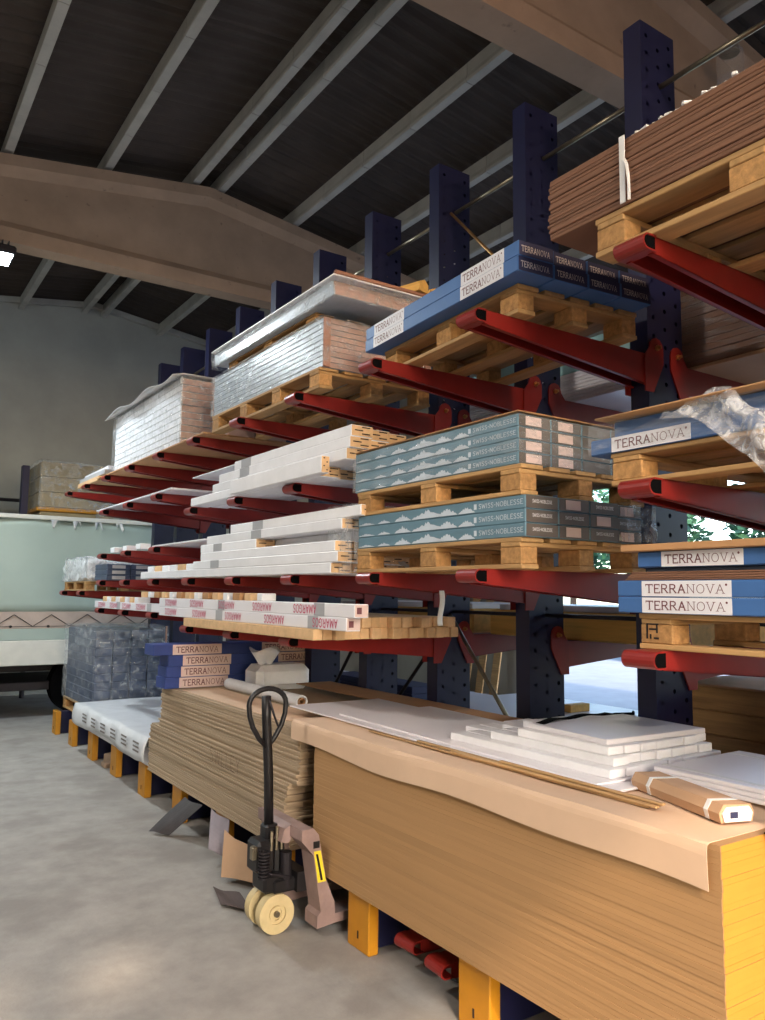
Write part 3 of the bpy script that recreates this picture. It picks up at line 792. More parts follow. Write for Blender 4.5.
# snow-capped cartons on two pallets
X2 = 2.32
SN = {}
def snow_meshes(L, h, w):
    k = (round(L, 3), round(h, 3))
    if k in SN: return SN[k]
    rnd = random.Random(3)
    def ridge(y, wd, hh):
        n = 26; pts = []
        for q in range(n+1):
            u = q/n; e_ = (1-abs(2*u-1))**.75
            pts.append((y-wd*u, hh*max(.03, e_*(.55+.45*rnd.random()))))
        return pts
    mtn = []
    for (a, wd, hh) in [(.0, .13, .26), (.15, .09, .34), (.27, .11, .6), (.385, .19, .78), (.54, .12, .7), (.665, .09, .6)]:
        pts = ridge(L/2-a*L, wd*L, hh*h); mm = MB()
        for p, q in zip(pts[:-1], pts[1:]):
            mm.add([(-.0015, p[0], .006), (-.0015, q[0], .006), (-.0015, q[0], .006+q[1]), (-.0015, p[0], .006+p[1])], [(0, 1, 2, 3)])
        mtn.append(mm.mesh('mountain_print', m_snow, recalc=False))
    tx = MB(); strokes(tx, 'SWISS-NOBLESSE', (-.0015, L/2-.775*L, h*.34), (0, -1, 0), (0, 0, 1), h*.34, .15, False, width=.215*L)
    txt = tx.mesh('lettering', m_snow, recalc=False)
    emb = MB().box(-.0015, -.0005, L/2-.763*L, L/2-.763*L+.018, h*.3, h*.72).mesh('emblem', m_snow)
    ep = MB().box(-w/2+.004, w/2-.004, -.0015, 0, .003, h-.003).mesh('end_panel', m_send)
    tx = MB(); strokes(tx, 'SWISS-NOBLESSE', (-w*.3, -.0025, h*.45), (1, 0, 0), (0, 0, 1), h*.22, .2, False, width=w*.6)
    etx = tx.mesh('lettering', m_inkw, recalc=False)
    st = MB().box(-w*.28, w*.2, -.003, -.0015, h*.16, h*.86).mesh('sticker', m_pink)
    SN[k] = (mtn, txt, ep, etx, st, emb); return SN[k]
def snow_carton(x0, y0, z0, w, L, h, label, group, front, mode):
    mtn, txt, ep, etx, st, emb = snow_meshes(L, h, w)
    o = O('flooring_carton', cube('snow_carton', w, L, h, m_sblue, .004), None, (x0+w/2, y0+L/2, z0), 0, label, 'carton', group)
    if front:
        [O('mountain_print', q, o, (-w/2, 0, 0)) for q in mtn]; O('lettering', txt, o, (-w/2, 0, 0)); O('emblem', emb, o, (-w/2, 0, 0))
    a = O('end_panel', ep, o, (0, -L/2, 0))
    if mode == 1: O('lettering', etx, a)
    if mode == 2: O('sticker', st, a)
    return o
WB = .193; HB = .0595
pallet(X2, X2+.8, 2.42, 3.72, ZM, .132, 'lower pine pallet under three layers of mountain cartons', nd=5)
z_ = ZM+.1325
for r_ in range(3):
    for c_ in range(4):
        mode = 1 if c_ == 0 else (2 if (c_ + r_) % 2 else 1)
        snow_carton(X2+.004+c_*(WB+.003), 2.4+(.03 if c_ == 3 else 0), z_, WB, 1.31, HB-.0005, 'slate blue mountain carton on the lower pallet, %s layer up, %s from the aisle' % (nth(r_+1), nth(c_+1)), 'mountain cartons on the lower pallet', c_ == 0, mode)
    z_ += HB
pallet(X2, X2+.8, 2.42, 3.72, z_+.001, .132, 'upper pine pallet standing on three layers of mountain cartons', nd=5)
zu = z_+.1335
for r_ in range(4):
    for c_ in range(4):
        mode = 2 if c_ in (0, 1) else 0
        snow_carton(X2+.004+c_*(WB+.003), 2.44, zu, WB, 1.31, .054, 'film-wrapped mountain carton on the upper pallet, %s layer up, %s from the aisle' % (nth(r_+1), nth(c_+1)), 'mountain cartons on the upper pallet', c_ == 0, mode)
    zu += .0545
e = T('film_wrap', 'clear stretch film around the upper mountain cartons', 'film', (X2+.4, 3.1, z_+.1335))
film_box('film', X2-.004, X2+.8, 2.432, 3.758, z_+.136, zu-.001, m_filmh, e, .006)
put('cover_board', X2-.005, X2+.79, 2.43, 3.77, zu+.006, zu+.012, m_card2, label='thin tan cover board on the upper mountain cartons', cat='board')
e = T('film_wrap', 'crumpled clear film around the far corner of the lower mountain cartons', 'film', (X2+.8, 2.6, ZM+.14))
film_box('film', X2+.62, X2+.83, 2.385, 3.0, ZM+.14, z_-.002, m_film, e, .012)

def lath(x0, w, y0, y1, z0, h, label, group, ends=True, tape=None, slots=3):
    L = y1-y0
    o = O('trim_bundle', cube('trim_bundle', w-.003, L, h-.0006, m_lath, .005), None, (x0+w/2, (y0+y1)/2, z0), 0, label, 'trim bundle', group)
    if ends:
        a = O('end_face', cube('end_face', w-.01, .003, h-.008, m_latend, .001), o, (0, -L/2-.001, .004))
        for q in range(slots):
            O('groove', cube('groove', (w-.04)/2, .002, .007, m_slot, .0005), a, (((-1)**q)*w*.16, -.0015, (h-.01)*(q+.5)/slots))
    if tape is not None:
        O('tape', cube('tape', .0016, .16, h-.006, m_tape, .0003), o, (-w/2-.0002, tape-(y0+y1)/2, .003))
    return o
# L3 white trims on the middle-high arms
Z3 = 2.461; w_ = .15; h_ = .066
for r_, (ya, yb, x0) in enumerate([(4.02, 6.15, 2.25), (3.74, 5.72, 2.26), (3.73, 5.62, 2.27), (3.72, 5.36, 2.28)]):
    for c_ in range(3):
        lath(x0+c_*w_, w_, ya+random.uniform(-.02, .02)+.05*c_, yb-.05*c_, Z3+r_*h_, h_, 'white trim bundle, %s layer up, %s from the aisle in the stepped pile' % (nth(r_+1), nth(c_+1)), 'trim bundles on the middle-high arms', True, 5.15 if c_ == 0 and r_ in (0, 1, 2, 3) else None)
lath(2.185, .06, 3.9, 5.2, Z3, .1, 'narrow white trim bundle at the front with its grooved end showing', None, True, None, 4)
# L2 white trims
for r_, (ya, yb, x0, nn) in enumerate([(3.86, 7.4, 2.25, 4), (3.84, 6.05, 2.25, 4), (3.84, 5.92, 2.26, 4), (4.92, 5.95, 2.27, 1), (3.82, 5.85, 2.28, 3), (3.62, 5.42, 2.29, 3)]):
    for c_ in range(nn):
        y_a = ya if (r_ != 3 or c_ == 0) else 3.9
        lath(x0+c_*w_, w_, y_a+random.uniform(-.03, .03)+.04*c_, yb-.05*c_, ZM+r_*.0625, .0625, 'white trim bundle, %s layer up, %s from the aisle in the tall pile' % (nth(r_+1), nth(c_+1)), 'trim bundles in the tall pile', True, 5.6 if c_ == 0 and r_ in (1, 3) else (4.95 if c_ == 0 and r_ in (4, 5) else None))
for c_ in (1, 2):
    lath(2.27+c_*w_, w_, 3.86, 5.9, ZM+3*.0625, .0625, 'white trim bundle, fourth layer up, %s from the aisle in the tall pile' % nth(c_+1), 'trim bundles in the tall pile', True)
e = T('film_wrap', 'shiny film around the sawn ends of the tall trim pile', 'film', (2.6, 3.9, ZM))
film_box('film', 2.3, 2.84, 3.72, 4.0, ZM+.005, ZM+.385, m_film, e, .012)
# small pack bits further along level L2
for k in range(6):
    O('short_pack', cube('short_pack', .2, .17, .05, (m_lath, m_latend, m_lath)[k % 3], .006), None, (2.38, 6.2+.2*k, ZM+.0626), 0, 'small pale pack on the long trim row, %s beyond the tall pile' % nth(k+1), 'pack', 'small pale packs beyond the trim pile')
for r_ in range(3):
    for c_ in range(3 if r_ < 2 else 2):
        o = O('tile_box', cube('tile_box', .25, .5, .058, m_shade, .005), None, (2.42+.255*c_, 8.98, ZM+.0005+.0585*r_), 0, 'dark stickered tile box by the bagged pallet, %s layer, %s from the aisle' % (nth(r_+1), nth(c_+1)), 'box', 'dark tile boxes by the bagged pallet')
        O('sticker', cube('sticker', .14, .002, .036, m_tape, .0005), o, (0, -.2505, .011))
pallet(2.3, 3.2, 9.62, 10.75, 1.776, .11, 'small pallet under the milky bagged load on the end arms')
e = T('bagged_load', 'milky plastic-bagged load on a pallet at the rack end', 'load', (2.75, 10.18, 1.887))
MB().cbox(-.43, .43, -.53, .53, 0, .26, .04).build('load', m_ply, e, smooth=False)
film_box('bag_film', 2.3, 3.2, 9.62, 10.74, 1.89, 2.16, m_filmw, e, .035)
# thin panels seen from below
put('thin_sheet', 2.27, 3.3, 6.7, 9.2, 2.6615, 2.678, m_white, label='thin white panel on the short arms, seen from below', cat='panel')
put('thin_sheet', 2.3, 3.2, 5.95, 7.25, 2.1815, 2.196, m_white, label='thin white panel on the lowest pair of short arms beside the tall trim pile', cat='panel')
put('thin_sheet', 2.35, 3.2, 4.1, 6.4, Z3+4*.066+.002, Z3+4*.066+.012, m_lath, label='thin white panel lying on the stepped trim pile', cat='panel')
for k in range(3):
    put('short_pack', 2.3, 2.4, 7.6+.45*k, 7.75+.45*k, 2.1815, 2.235, m_lath, label='small white offcut on the short arms, %s from the tall trim pile' % nth(k+1), cat='offcut', group='offcuts on the short arms')

# ================================================================== RIGHT BAY
XR_ = 2.3
pallet(XR_, XR_+.95, .6, 1.93, 2.181, .12, 'pine pallet under the film-covered blue cartons', nd=6)
z_ = 2.3015
for r_ in range(2):
    for c_ in range(4):
        terranova(XR_-.01+c_*.215+(.02 if r_ else 0), .7 - .0, z_, .21, 1.27+(.045 if r_ == 0 else -.05), .058, 'blue carton under the torn film, %s layer, %s from the aisle' % (('lower', 'upper')[r_], nth(c_+1)), 'cartons under the torn film', (False, r_ == 0), c_ == 0, False, .33, .1)
    z_ += .0585
def kboard(u, v): return (XR_-.06+.98*v, .62+1.33*u, z_+.003+.012*(1-u)*0+.012*v)
drape('cover_board', 'tan board covering the film-wrapped blue cartons', 'board', kboard, 8, 6, m_card2, .006)
TP = [(2.255, 1.62, 2.40), (2.245, 1.5, 2.37), (2.235, 1.4, 2.31), (2.225, 1.31, 2.22), (2.22, 1.25, 2.12), (2.22, 1.2, 2.02)]
def torn(u, v):
    q = u*(len(TP)-1); a = min(int(q), len(TP)-2); f_ = q-a
    p = Vector(TP[a]).lerp(Vector(TP[a+1]), f_); w = (.2-.12*u)*(1+.15*math.sin(u*17))
    return (p.x-.012*math.sin(v*9+u*6)-.01*math.sin(u*23+v*4), p.y-w*(v-.3), p.z+w*.3*(v-.3)+.008*math.sin(v*14+u*9))
drape('torn_film', 'torn clear film hanging over the edge of the blue cartons', 'film', torn, 40, 14, m_filmt, .001)
e = T('film_wrap', 'thin clear film over the blue cartons under the tan cover board', 'film', (XR_+.4, 1.3, 2.303))
film_box('film', XR_-.014, XR_+.9, .62, 2.02, 2.306, z_-.001, m_filmh, e, .003)
stp = pallet(XR_, XR_+.95, .6, 1.82, 1.601, .122, 'pine pallet with stencilled block under two rows of blue cartons', nd=6, rows=3)
mb = MB()
for a, b, c_, d_ in [(.0, .006, .0, .05), (.0, .05, .048, .054), (.04, .046, .02, .05), (.012, .04, .03, .036), (.014, .02, .0, .016), (.03, .05, .0, .006)]: mb.box(-.001, 0, -b, -a, c_, d_)
mb.build('stencil', m_black, stp, (-.475+.002, .61-.07+.04, .035))
z_ = 1.7235
for r_ in range(2):
    for c_ in range(4):
        terranova(XR_-.03+c_*.215, .6, z_, .21, 1.285, .0555, 'blue carton in the double row on the stencilled pallet, %s layer, %s from the aisle' % (('lower', 'upper')[r_], nth(c_+1)), 'double row of cartons on the stencilled pallet', (False, True), c_ == 0, False, .335, .105)
    z_ += .056
for k in range(4):
    put('thin_board', XR_-.02, XR_+.85, .6, 1.86-.01*k, z_+.0075*k, z_+.0075*(k+1)-.0006, m_brown, label='thin brown board between blue carton layers, %s up' % nth(k+1), cat='board', group='thin boards between cartons')
z_ += .03
put('dark_spacer', XR_+.02, XR_+.8, .6, 1.80, z_, z_+.014, m_shade, label='dark spacer strip under the topmost single blue carton row', cat='strip')
z_ += .0145
for c_ in range(4):
    o = terranova(XR_+.0+c_*.2, .62, z_, .195, 1.2, .055, 'blue carton in the single row under the loose tan board, %s from the aisle' % nth(c_+1), 'single carton row under the loose board', (False, True), c_ == 0, False, .3, .1)
z_ += .056
put('loose_board', XR_-.03, XR_+.9, .6, 1.87, z_, z_+.024, m_card2, label='loose tan board lying on the single row of blue cartons', cat='board')

# ================================================================== TOP ARMS
ZA = 3.041
# A0: brown hardboard on a long pallet
pallet(2.25, 3.35, .72, 1.94, ZA, .15, 'long bright pine pallet under the brown hardboard', nd=6, rows=3)
zt_ = sheets('hardboard', 'brown hardboard sheet, %s in the strapped stack on the long pallet', 'board', 'strapped hardboard stack', 2.24, 3.35, .35, 2.17, ZA+.1505, 18, .0139, m_brown, .005, .01)
e = T('strap', 'white plastic strap around the brown hardboard stack', 'strap', (2.23, 1.79, ZA+.15))
MB().box(-.004, -.001, -.012, .012, 0, .255).build('band', m_strap, e)
MB().tube([(-.006, -.03, .0), (-.012, -.034, .07), (-.01, -.026, .13), (-.004, -.01, .16)], .006, 6).build('loose_end', m_strap, e)
for k in range(16):
    O('foam_lump', cube('foam_lump', .02+.008*(k % 3), .018+.01*(k % 2), .006+.003*(k % 3), m_strap, .003), None, (2.262+.008*math.sin(k*3), 1.76-.028*k-.012*math.sin(k*5.1), zt_), k*.7, 'white foam crumb on the brown hardboard edge, %s from the strap' % nth(k+1), 'foam', 'foam crumbs on the hardboard')
# A1: blue TERRANOVA cartons, set slightly askew
XA = 2.31
before = set(COL.objects)
pallet(XA+.09, XA+.84, 2.53, 3.74, ZA, .136, 'pine pallet under the blue cartons on the top arms', nd=5)
z_ = ZA+.1365
for r_ in range(2):
    for c_ in range(4):
        terranova(XA+c_*.206+(.0 if r_ == 0 else .004), 2.42+(.012*((c_*3+r_) % 3) if c_ else 0), z_, .2, 1.39, .0695, 'blue labelled carton on the top arms, %s layer, %s from the aisle' % (('lower', 'upper')[r_], nth(c_+1)), 'blue cartons on the top arms', (True, True), c_ == 0, True, .33, .1)
    z_ += .07
piv = Vector((XA, 2.42, 0)); rot = Matrix.Rotation(-.075, 4, 'Z')
for o in set(COL.objects)-before:
    if o.parent is None:
        o.location = piv+rot @ (o.location-piv); o.rotation_euler.z -= .075
# A3: silver wrapped boards on pallet and a flat package above
XS = 2.33
pallet(XS, XS+.86, 4.2, 5.95, ZA, .135, 'pale pallet under the silver-wrapped board pack', nd=5, rows=4)
e = T('wrapped_pack', 'silver film-wrapped pack of boards with brown corner posts', 'pack', (XS+.43, 5.08, ZA+.1355))
for k in range(9):
    o = O('board', cube('silver_board', .82, 1.78, .0346, m_silver, .004), e, (0, random.uniform(-.004, .004), .0352*k))
    O('board_end', cube('silver_board_end', .81, .003, .032, m_packend, .001), o, (0, -.892, .001))
for sx in (-1, 1): O('corner_post', cube('corner_post', .05, .012, .315, m_edge, .002), e, (sx*.392, -.9, 0))
film_box('stretch_film', XS+.003, XS+.857, 4.165, 5.985, ZA+.14, ZA+.1355+.32, m_film, e, .008)
zt2 = ZA+.1355+.317
pallet(XS+.02, XS+.86, 4.3, 5.7, zt2+.012, .05, 'thin wooden dunnage pallet between the silver pack and the flat package', nd=4, rows=3)
zf = zt2+.063
e = T('flat_package', 'flat film-wrapped package overhanging the silver pack', 'package', (XS+.42, 4.9, zf))
for k in range(3):
    o = O('board', cube('flat_board', .98, 1.86, .034, m_silver, .003), e, (.03+.006*k, .02*k, .0345*k))
    O('board_end', cube('flat_board_end', .96, .003, .03, m_packend, .001), o, (0, -.932, .002))
O('cover_board', cube('cover_board', 1.02, 1.92, .012, m_lath, .003), e, (.03, 0, .1045))
film_box('stretch_film', XS-.045, XS+.955, 3.955, 5.88, zf-.02, zf+.1, m_film, e, .01)
O('card_edge', cube('card_edge', 1.0, .02, .022, m_edge, .004), e, (.03, -.955, .118))
# timber offcuts and crumpled film on it
zo = zf+.118
for k, (x, y, a, L, r_) in enumerate([(2.86, 4.12, .3, .42, .05), (3.02, 4.2, .3, .4, .055), (2.95, 4.62, .3, .3, .05), (3.17, 4.36, .3, .36, .06)]):
    MB().prism([(-r_, 0), (r_*.8, 0), (r_, r_*1.1), (r_*.2, r_*1.7), (-r_*.9, r_*1.2)], 'y', -L/2, L/2).build('timber_offcut', m_amber, None, (x, y, zo+.0225), rotz=a, label='rough split timber offcut on the flat package, %s from the aisle' % nth((1, 3, 2, 4)[k]), cat='offcut', group='timber offcuts on the flat package')
def crump(u, v):
    a = u*6.283; b = v*math.pi*.5; r_ = .1*(1+.25*math.sin(a*3+v*5)+.15*math.sin(a*7))
    return (3.24+r_*math.cos(a)*math.cos(b)*.6, 4.02+r_*math.sin(a)*math.cos(b), zo+.0235+.16*math.sin(b)*(1+.15*math.sin(a*5)))
drape('crumpled_film', 'crumpled milky film beside the timber offcuts', 'film', crump, 28, 8, m_filmw, .001)
# A4: far wrapped stack
put('base_sheet', 2.28, 3.36, 6.0, 9.3, ZA, ZA+.016, m_card2, label='tan base panel across the far top arms', cat='panel')
e = T('wrapped_pack', 'tall white film-wrapped panel pack on the far top arms', 'pack', (2.76, 7.7, ZA+.0165))
for k in range(10):
    o = O('panel', cube('far_panel', .88, 2.06, .057, m_lath, .005), e, (0, random.uniform(-.006, .006), .0602*k))
    O('panel_end', cube('far_panel_end', .86, .003, .05, m_packend, .001), o, (0, -1.032, .003))
film_box('stretch_film', 2.3, 3.22, 6.64, 8.76, ZA+.02, ZA+.0165+.606, m_film, e, .008)
drape('top_sheet', None, None, lambda u, v: (2.22+1.02*v, 6.62+2.2*u, ZA+.0165+.625-.05*max(0, .1-v)*10*(.5+.5*math.sin(u*14))), 30, 10, m_ply, .004, parent=e)
for k in range(2):
    put('carton', 2.55+.3*k, 2.8+.3*k, 6.16, 6.5, ZA+.0165, ZA+.46, m_packend, label='brown carton between the wrapped packs, %s' % ('nearer the aisle', 'nearer the columns')[k], cat='carton', group='cartons between the wrapped packs')
put('small_carton', 2.75, 3.1, 6.18, 6.45, ZA+.4605, ZA+.6, m_lath, label='small white carton on the brown cartons between the wrapped packs', cat='carton')
for k in range(3):
    put('edge_board', 2.26+.06*k, 3.1, 9.05+.08*k, 10.3, ZA+.0005+.055*k+(.0165 if False else 0), ZA+.0545+.055*k, (m_latend, m_tape, m_white)[k], label=('pale board at the bottom of the small pile on the end arms', 'grey board in the middle of the small pile on the end arms', 'cream board on top of the small pile on the end arms')[k], cat='board') if k else \
    put('edge_board', 2.3, 3.1, 9.32, 10.3, ZA+.0005, ZA+.0545, m_latend, label='pale board at the bottom of the small pile on the end arms', cat='board')

# ================================================================== OTHER SIDE OF THE RACK
XO = 3.8
# brown film-wrapped boards on the top arms
pz = 3.021
put('base_board', XO-.02, 4.8, 1.0, 2.86, pz, pz+.02, m_card, label='pale base board under the wrapped brown boards on the rear arms', cat='board')
e = T('wrapped_pack', 'shrink-wrapped pack of brown boards on the rear arms', 'pack', (XO+.45, 1.93, pz+.021))
for k in range(14): O('board', cube('rear_board', .94, 1.84, .034, m_brown, .004), e, (random.uniform(-.004, .004), random.uniform(-.01, .01), .0345*k))
film_box('stretch_film', XO-.03, XO+.935, .98, 2.87, pz+.024, pz+.51, m_filmh, e, .008)
for k in range(9):
    put('laminate_board', XO, 4.8, 2.98, 4.75, pz+.022*k, pz+.022*k+.0195, m_white, label='white panel, %s from the bottom of the pile on the rear top arms' % nth(k+1), cat='panel', group='white panels on the rear top arms')
zq = pz+.2
MB().cbox(-.48, .48, -.85, .85, 0, .2, .012).build('teal_case', M('pale teal case', S(150, 190, 190), .5, .06, 4), None, (XO+.5, 3.87, zq), label='pale teal crate on the white panels of the rear arms', cat='crate')
# amber beams on the rear low arms
for k, (ya, yb) in enumerate([(2.7, 4.32), (4.5, 6.6)]):
    for q in range(3):
        put('timber_beam', XO+.02+.33*q, XO+.34+.33*q, ya, yb, 1.501, 1.675, m_amber, b=.012, label='wide amber glued beam on the rear low arms' if k == 0 else 'wide amber glued beam on the rear low arms, farther bay', cat='beam', group='amber beams, nearer bay' if k == 0 else 'amber beams, farther bay')
    put('white_sheet', XO+.1, XO+1.0, ya+.1, yb-.02, 1.6755, 1.715, m_white, label='thick white sheet on the amber beams, %s bay' % ('nearer' if k == 0 else 'farther'), cat='sheet')
# rear base: timber planks, panel stacks
for r_ in range(8):
    for c_ in range(2):
        o = put('timber_plank', XO+.1+.5*c_, XO+.59+.5*c_, .9+.02*((r_*3) % 4), 2.83-.01*((r_*5) % 3), FT+.127*r_, FT+.127*r_+.1235, m_plank, b=.006, label='rough brown plank, %s layer up, %s row, in the rear timber stack' % (nth(r_+1), ('column-side', 'yard-side')[c_]), cat='plank', group='timber planks on the rear feet')
put('top_board', XO+.08, XO+1.05, .9, 2.86, FT+1.0165, FT+1.0285, m_card, label='pale board on top of the rear timber planks', cat='board')
for k in range(20):
    put('laminate_board', XO+.02, XO+1.1, 3.05, 5.1-.01*(k % 3), FT+.033*k, FT+.033*k+.0325, m_white, label='white panel, %s up in the rear pile beside the timber planks' % nth(k+1), cat='panel', group='nearer white pile on the rear feet')
    if k < 18: put('laminate_board', XO+.02, XO+1.1, 5.3, 8.3-.01*(k % 3), FT+.033*k, FT+.033*k+.0325, m_white, label='white panel, %s up in the rear pile under the dark blue cartons' % nth(k+1), cat='panel', group='farther white pile on the rear feet')
zr = FT+.66
put('wood_block', XO+.55, XO+.75, 4.05, 4.12, zr+.0005, zr+.055, m_amber, label='small wood block standing on the nearer white pile', cat='block')
MB().tube([(-.15, 0, .012), (0, .05, .012), (.14, .0, .012), (.2, .05, .012)], .011, 6).build('cable_scrap', m_rub, None, (XO+.72, 3.75, zr), label='dark cable scrap on the nearer white pile', cat='cable')
for k in range(2):
    put('blue_carton', XO+.2, XO+.5, 5.5, 6.9, FT+.594+.06*k, FT+.594+.06*k+.0595, m_tnavy, label='%s dark blue carton lying on the farther white pile' % ('lower', 'upper')[k], cat='carton', group='blue cartons on the farther pile')
# boards leaning on the back wall
for k in range(5):
    o = MB().cbox(-.015, .015, -.09, .09, 0, 2.4, .004).build('leaning_plank', m_plank, None, (XR-.47, 10.4+.37*k, .006), label='tall plank leaning on the side wall beyond the rack, %s from the opening' % nth(k+1), cat='plank', group='planks leaning on the side wall')
    o.rotation_euler = (0, .17, 0)

# hanging strip of paper from the arm
drape('hanging_strip', 'white plastic strip hanging from the red arm beside the column', 'strip', lambda u, v: (2.7+.035*v+.015*math.sin(u*5), 3.465+.012*math.sin(u*4), 1.8-.19*u), 14, 3, m_strap, .0015)

# ================================================================== PALLET TRUCK
TX, TY = 1.985, 4.02
e = T('pallet_truck', 'hand pallet truck with black handle and cream wheels, forks under the stacks', 'pallet truck', (TX, TY, 0))
for y in (-.075, .06):
    w_o = MB().ring((0, 0, 0), 'y', .052, .1, .055, 32).build('steering_wheel', m_nylon, e, (0, y, .1))
    MB().ring((0, 0, 0), 'y', .014, .054, .036, 24).build('hub', m_nylon, w_o)
    MB().ring((0, 0, 0), 'y', .03, .04, .05, 24).build('hub_rim', m_nylon, w_o)
    mb = MB().tube([(0, -.032, 0), (0, .032, 0)], .016, 12); mb.build('axle_cap', m_zinc, w_o)
MB().tube([(0, -.1, .1), (0, .09, .1)], .012, 10).build('axle', m_dark, e)
MB().cbox(-.07, .08, -.085, .075, .2, .3, .015).build('steer_head', m_black, e)
MB().tube([(0, 0, .26), (0, 0, .46)], .05, 16).build('pump_cylinder', m_black, e, (.03, 0, 0))
MB().cbox(-.11, .0, -.08, .07, .3, .47, .02).build('pump_body', m_black, e)
MB().tube([(.06, -.07, .22), (.06, -.07, .4)], .032, 14).build('lift_cylinder', m_dark, e)
MB().cbox(-.02, .12, -.1, .1, .2, .27, .01).build('base_plate', m_black, e)
for q in range(9): MB().ring((0, 0, 0), 'z', .02, .03, .008, 14).build('spring_coil', m_dark, e, (-.085, -.105, .3+.016*q))
for x, z in ((-.03, .52), (.0, .54), (.03, .51)): MB().tube([(x, -.075, .42), (x, -.08, z)], .009, 8).build('valve_pin', m_zinc, e)
MB().cbox(-.135, -.105, -.07, -.03, .38, .45, .006).build('release_lever', m_zinc, e)
MB().tube([(-.11, -.06, .33), (-.04, -.11, .31), (.06, -.11, .28)], .008, 8).build('linkage_rod', m_dark, e)
# handle: shaft and loop
MB().cbox(-.045, .035, -.045, .045, .44, .54, .012).build('handle_yoke', m_black, e)
MB().tube([(-.01, 0, .5), (-.03, -.02, .8), (-.055, -.03, 1.1), (-.062, -.035, 1.22)], .026, 14).build('handle_shaft', m_black, e, smooth=True)
lp = [(0, .95), (-.045, .995), (-.085, 1.06), (-.105, 1.12), (-.11, 1.175)]+[(-.11*math.cos(a*math.pi/12), 1.175+.085*math.sin(a*math.pi/12)) for a in range(1, 12)]+[(.11, 1.175), (.105, 1.12), (.085, 1.06), (.045, .995), (0, .95)]
MB().tube([(-.05+p[0], -.03, p[1]) for p in lp], .014, 12).build('handle_loop', m_black, e, smooth=True)
MB().tube([(-.052, -.055, 1.2), (-.03, -.07, 1.12)], .007, 8).tube([(-.03, -.07, 1.12), (.0, -.06, 1.06)], .006, 8).build('trigger', m_dark, e)
# fork frame: bridge, two slanted shoulders with label, forks
MB().prism([(-.0, .47), (.02, .535), (.06, .555), (.12, .555), (.15, .52), (.13, .47), (.08, .5), (.04, .46)], 'y', -.131, .131).build('bridge', m_fork, e)
MB().prism([(.1, .3), (.17, .3), (.2, .2), (.1, .2)], 'y', -.131, .131).build('cross_member', m_black, e)
for sy in (-1, 1):
    y0_, y1_ = sorted((sy*.265, sy*.1315))
    so = MB().prism([(.05, .555), (.12, .555), (.15, .52), (.198, .29), (.25, .17), (.26, .06), (.15, .05), (.15, .11), (.17, .13), (.12, .42), (.05, .5)], 'y', y0_, y1_).build('shoulder', m_fork, e)
    yy = y0_-.002
    if sy < 0:
        MB().add([(.122, yy, .44), (.162, yy, .44), (.197, yy, .28), (.148, yy, .28)], [(0, 1, 2, 3)]).build('yellow_label', m_ylab, so)
        MB().add([(.133, yy-.001, .425), (.146, yy-.001, .425), (.178, yy-.001, .29), (.164, yy-.001, .29)], [(0, 1, 2, 3)]).build('label_bar', m_black, so)
        MB().box(.118, .155, yy, y0_-.0005, .455, .49).build('dark_label', m_black, so)
    fo = MB().prism([(.2, .07), (.24, .105), (1.25, .105), (1.31, .07), (1.25, .06), (.24, .06)], 'y', y0_+.002, y1_-.002).build('fork', m_fork, e)
    MB().tube([(1.1, y0_+.03, .04), (1.1, y1_-.03, .04)], .038, 16).build('load_roller', m_nylon, fo)

# ================================================================== DEBRIS ON THE FLOOR
def scrap(label, c0, pts, mat, t=.004, lift=0):
    mb = MB()
    drape('torn_cardboard', label, 'cardboard', lambda u, v: [sum(w*p[k] for w, p in zip(((1-u)*(1-v), u*(1-v), u*v, (1-u)*v), pts))+(.006*math.sin(u*5+v*3) if k == 2 else .02*abs(u-.5)*(1 if k == 0 else 0)) for k in range(3)], 8, 8, mat, t, smooth=False)
scrap('pale torn cardboard with folded corner behind the pallet truck', 0, [(2.02, 4.78, .03), (2.17, 4.5, .05), (2.18, 4.72, .2), (2.12, 4.98, .25)], m_card, .004)
scrap('grey torn cardboard flap leaning on an orange foot', 0, [(2.07, 5.12, .1), (2.16, 5.04, .06), (2.195, 5.08, .27), (2.195, 5.4, .28)], M('grey card', S(150, 140, 146), .8, .1, 6), .004)
scrap('brown torn cardboard piece leaning behind the pallet truck wheel', 0, [(2.06, 4.36, .03), (2.17, 4.33, .03), (2.19, 4.48, .22), (2.1, 4.5, .08)], m_card2, .004)
scrap('dark crumpled sheet on the floor under the ragged stack', 0, [(1.95, 5.98, .02), (2.05, 5.82, .02), (2.18, 5.52, .27), (2.19, 5.9, .25)], M('dark foil', S(70, 66, 68), .5, .2, 8), .003)
scrap('flat dark cardboard on the floor beside the truck wheels', 0, [(1.86, 4.4, .022), (1.98, 4.24, .022), (2.02, 4.5, .022), (1.93, 4.68, .022)], M('dark card', S(92, 80, 78), .8, .1, 6), .003)
for k, (x, y, s_) in enumerate([(2.36, 8.42, .1), (2.34, 8.2, .07), (2.4, 8.62, .07)]):
    MB().cbox(-s_, s_, -s_*.7, s_*.7, 0, .05+.02*k, .01).build('rubble_lump', m_conc, None, (x, y, 0), rotz=k, label='%s rubble lump between the far feet' % ('largest', 'tallest', 'smallest')[(0, 2, 1)[k]], cat='rubble', group='rubble between the far feet')
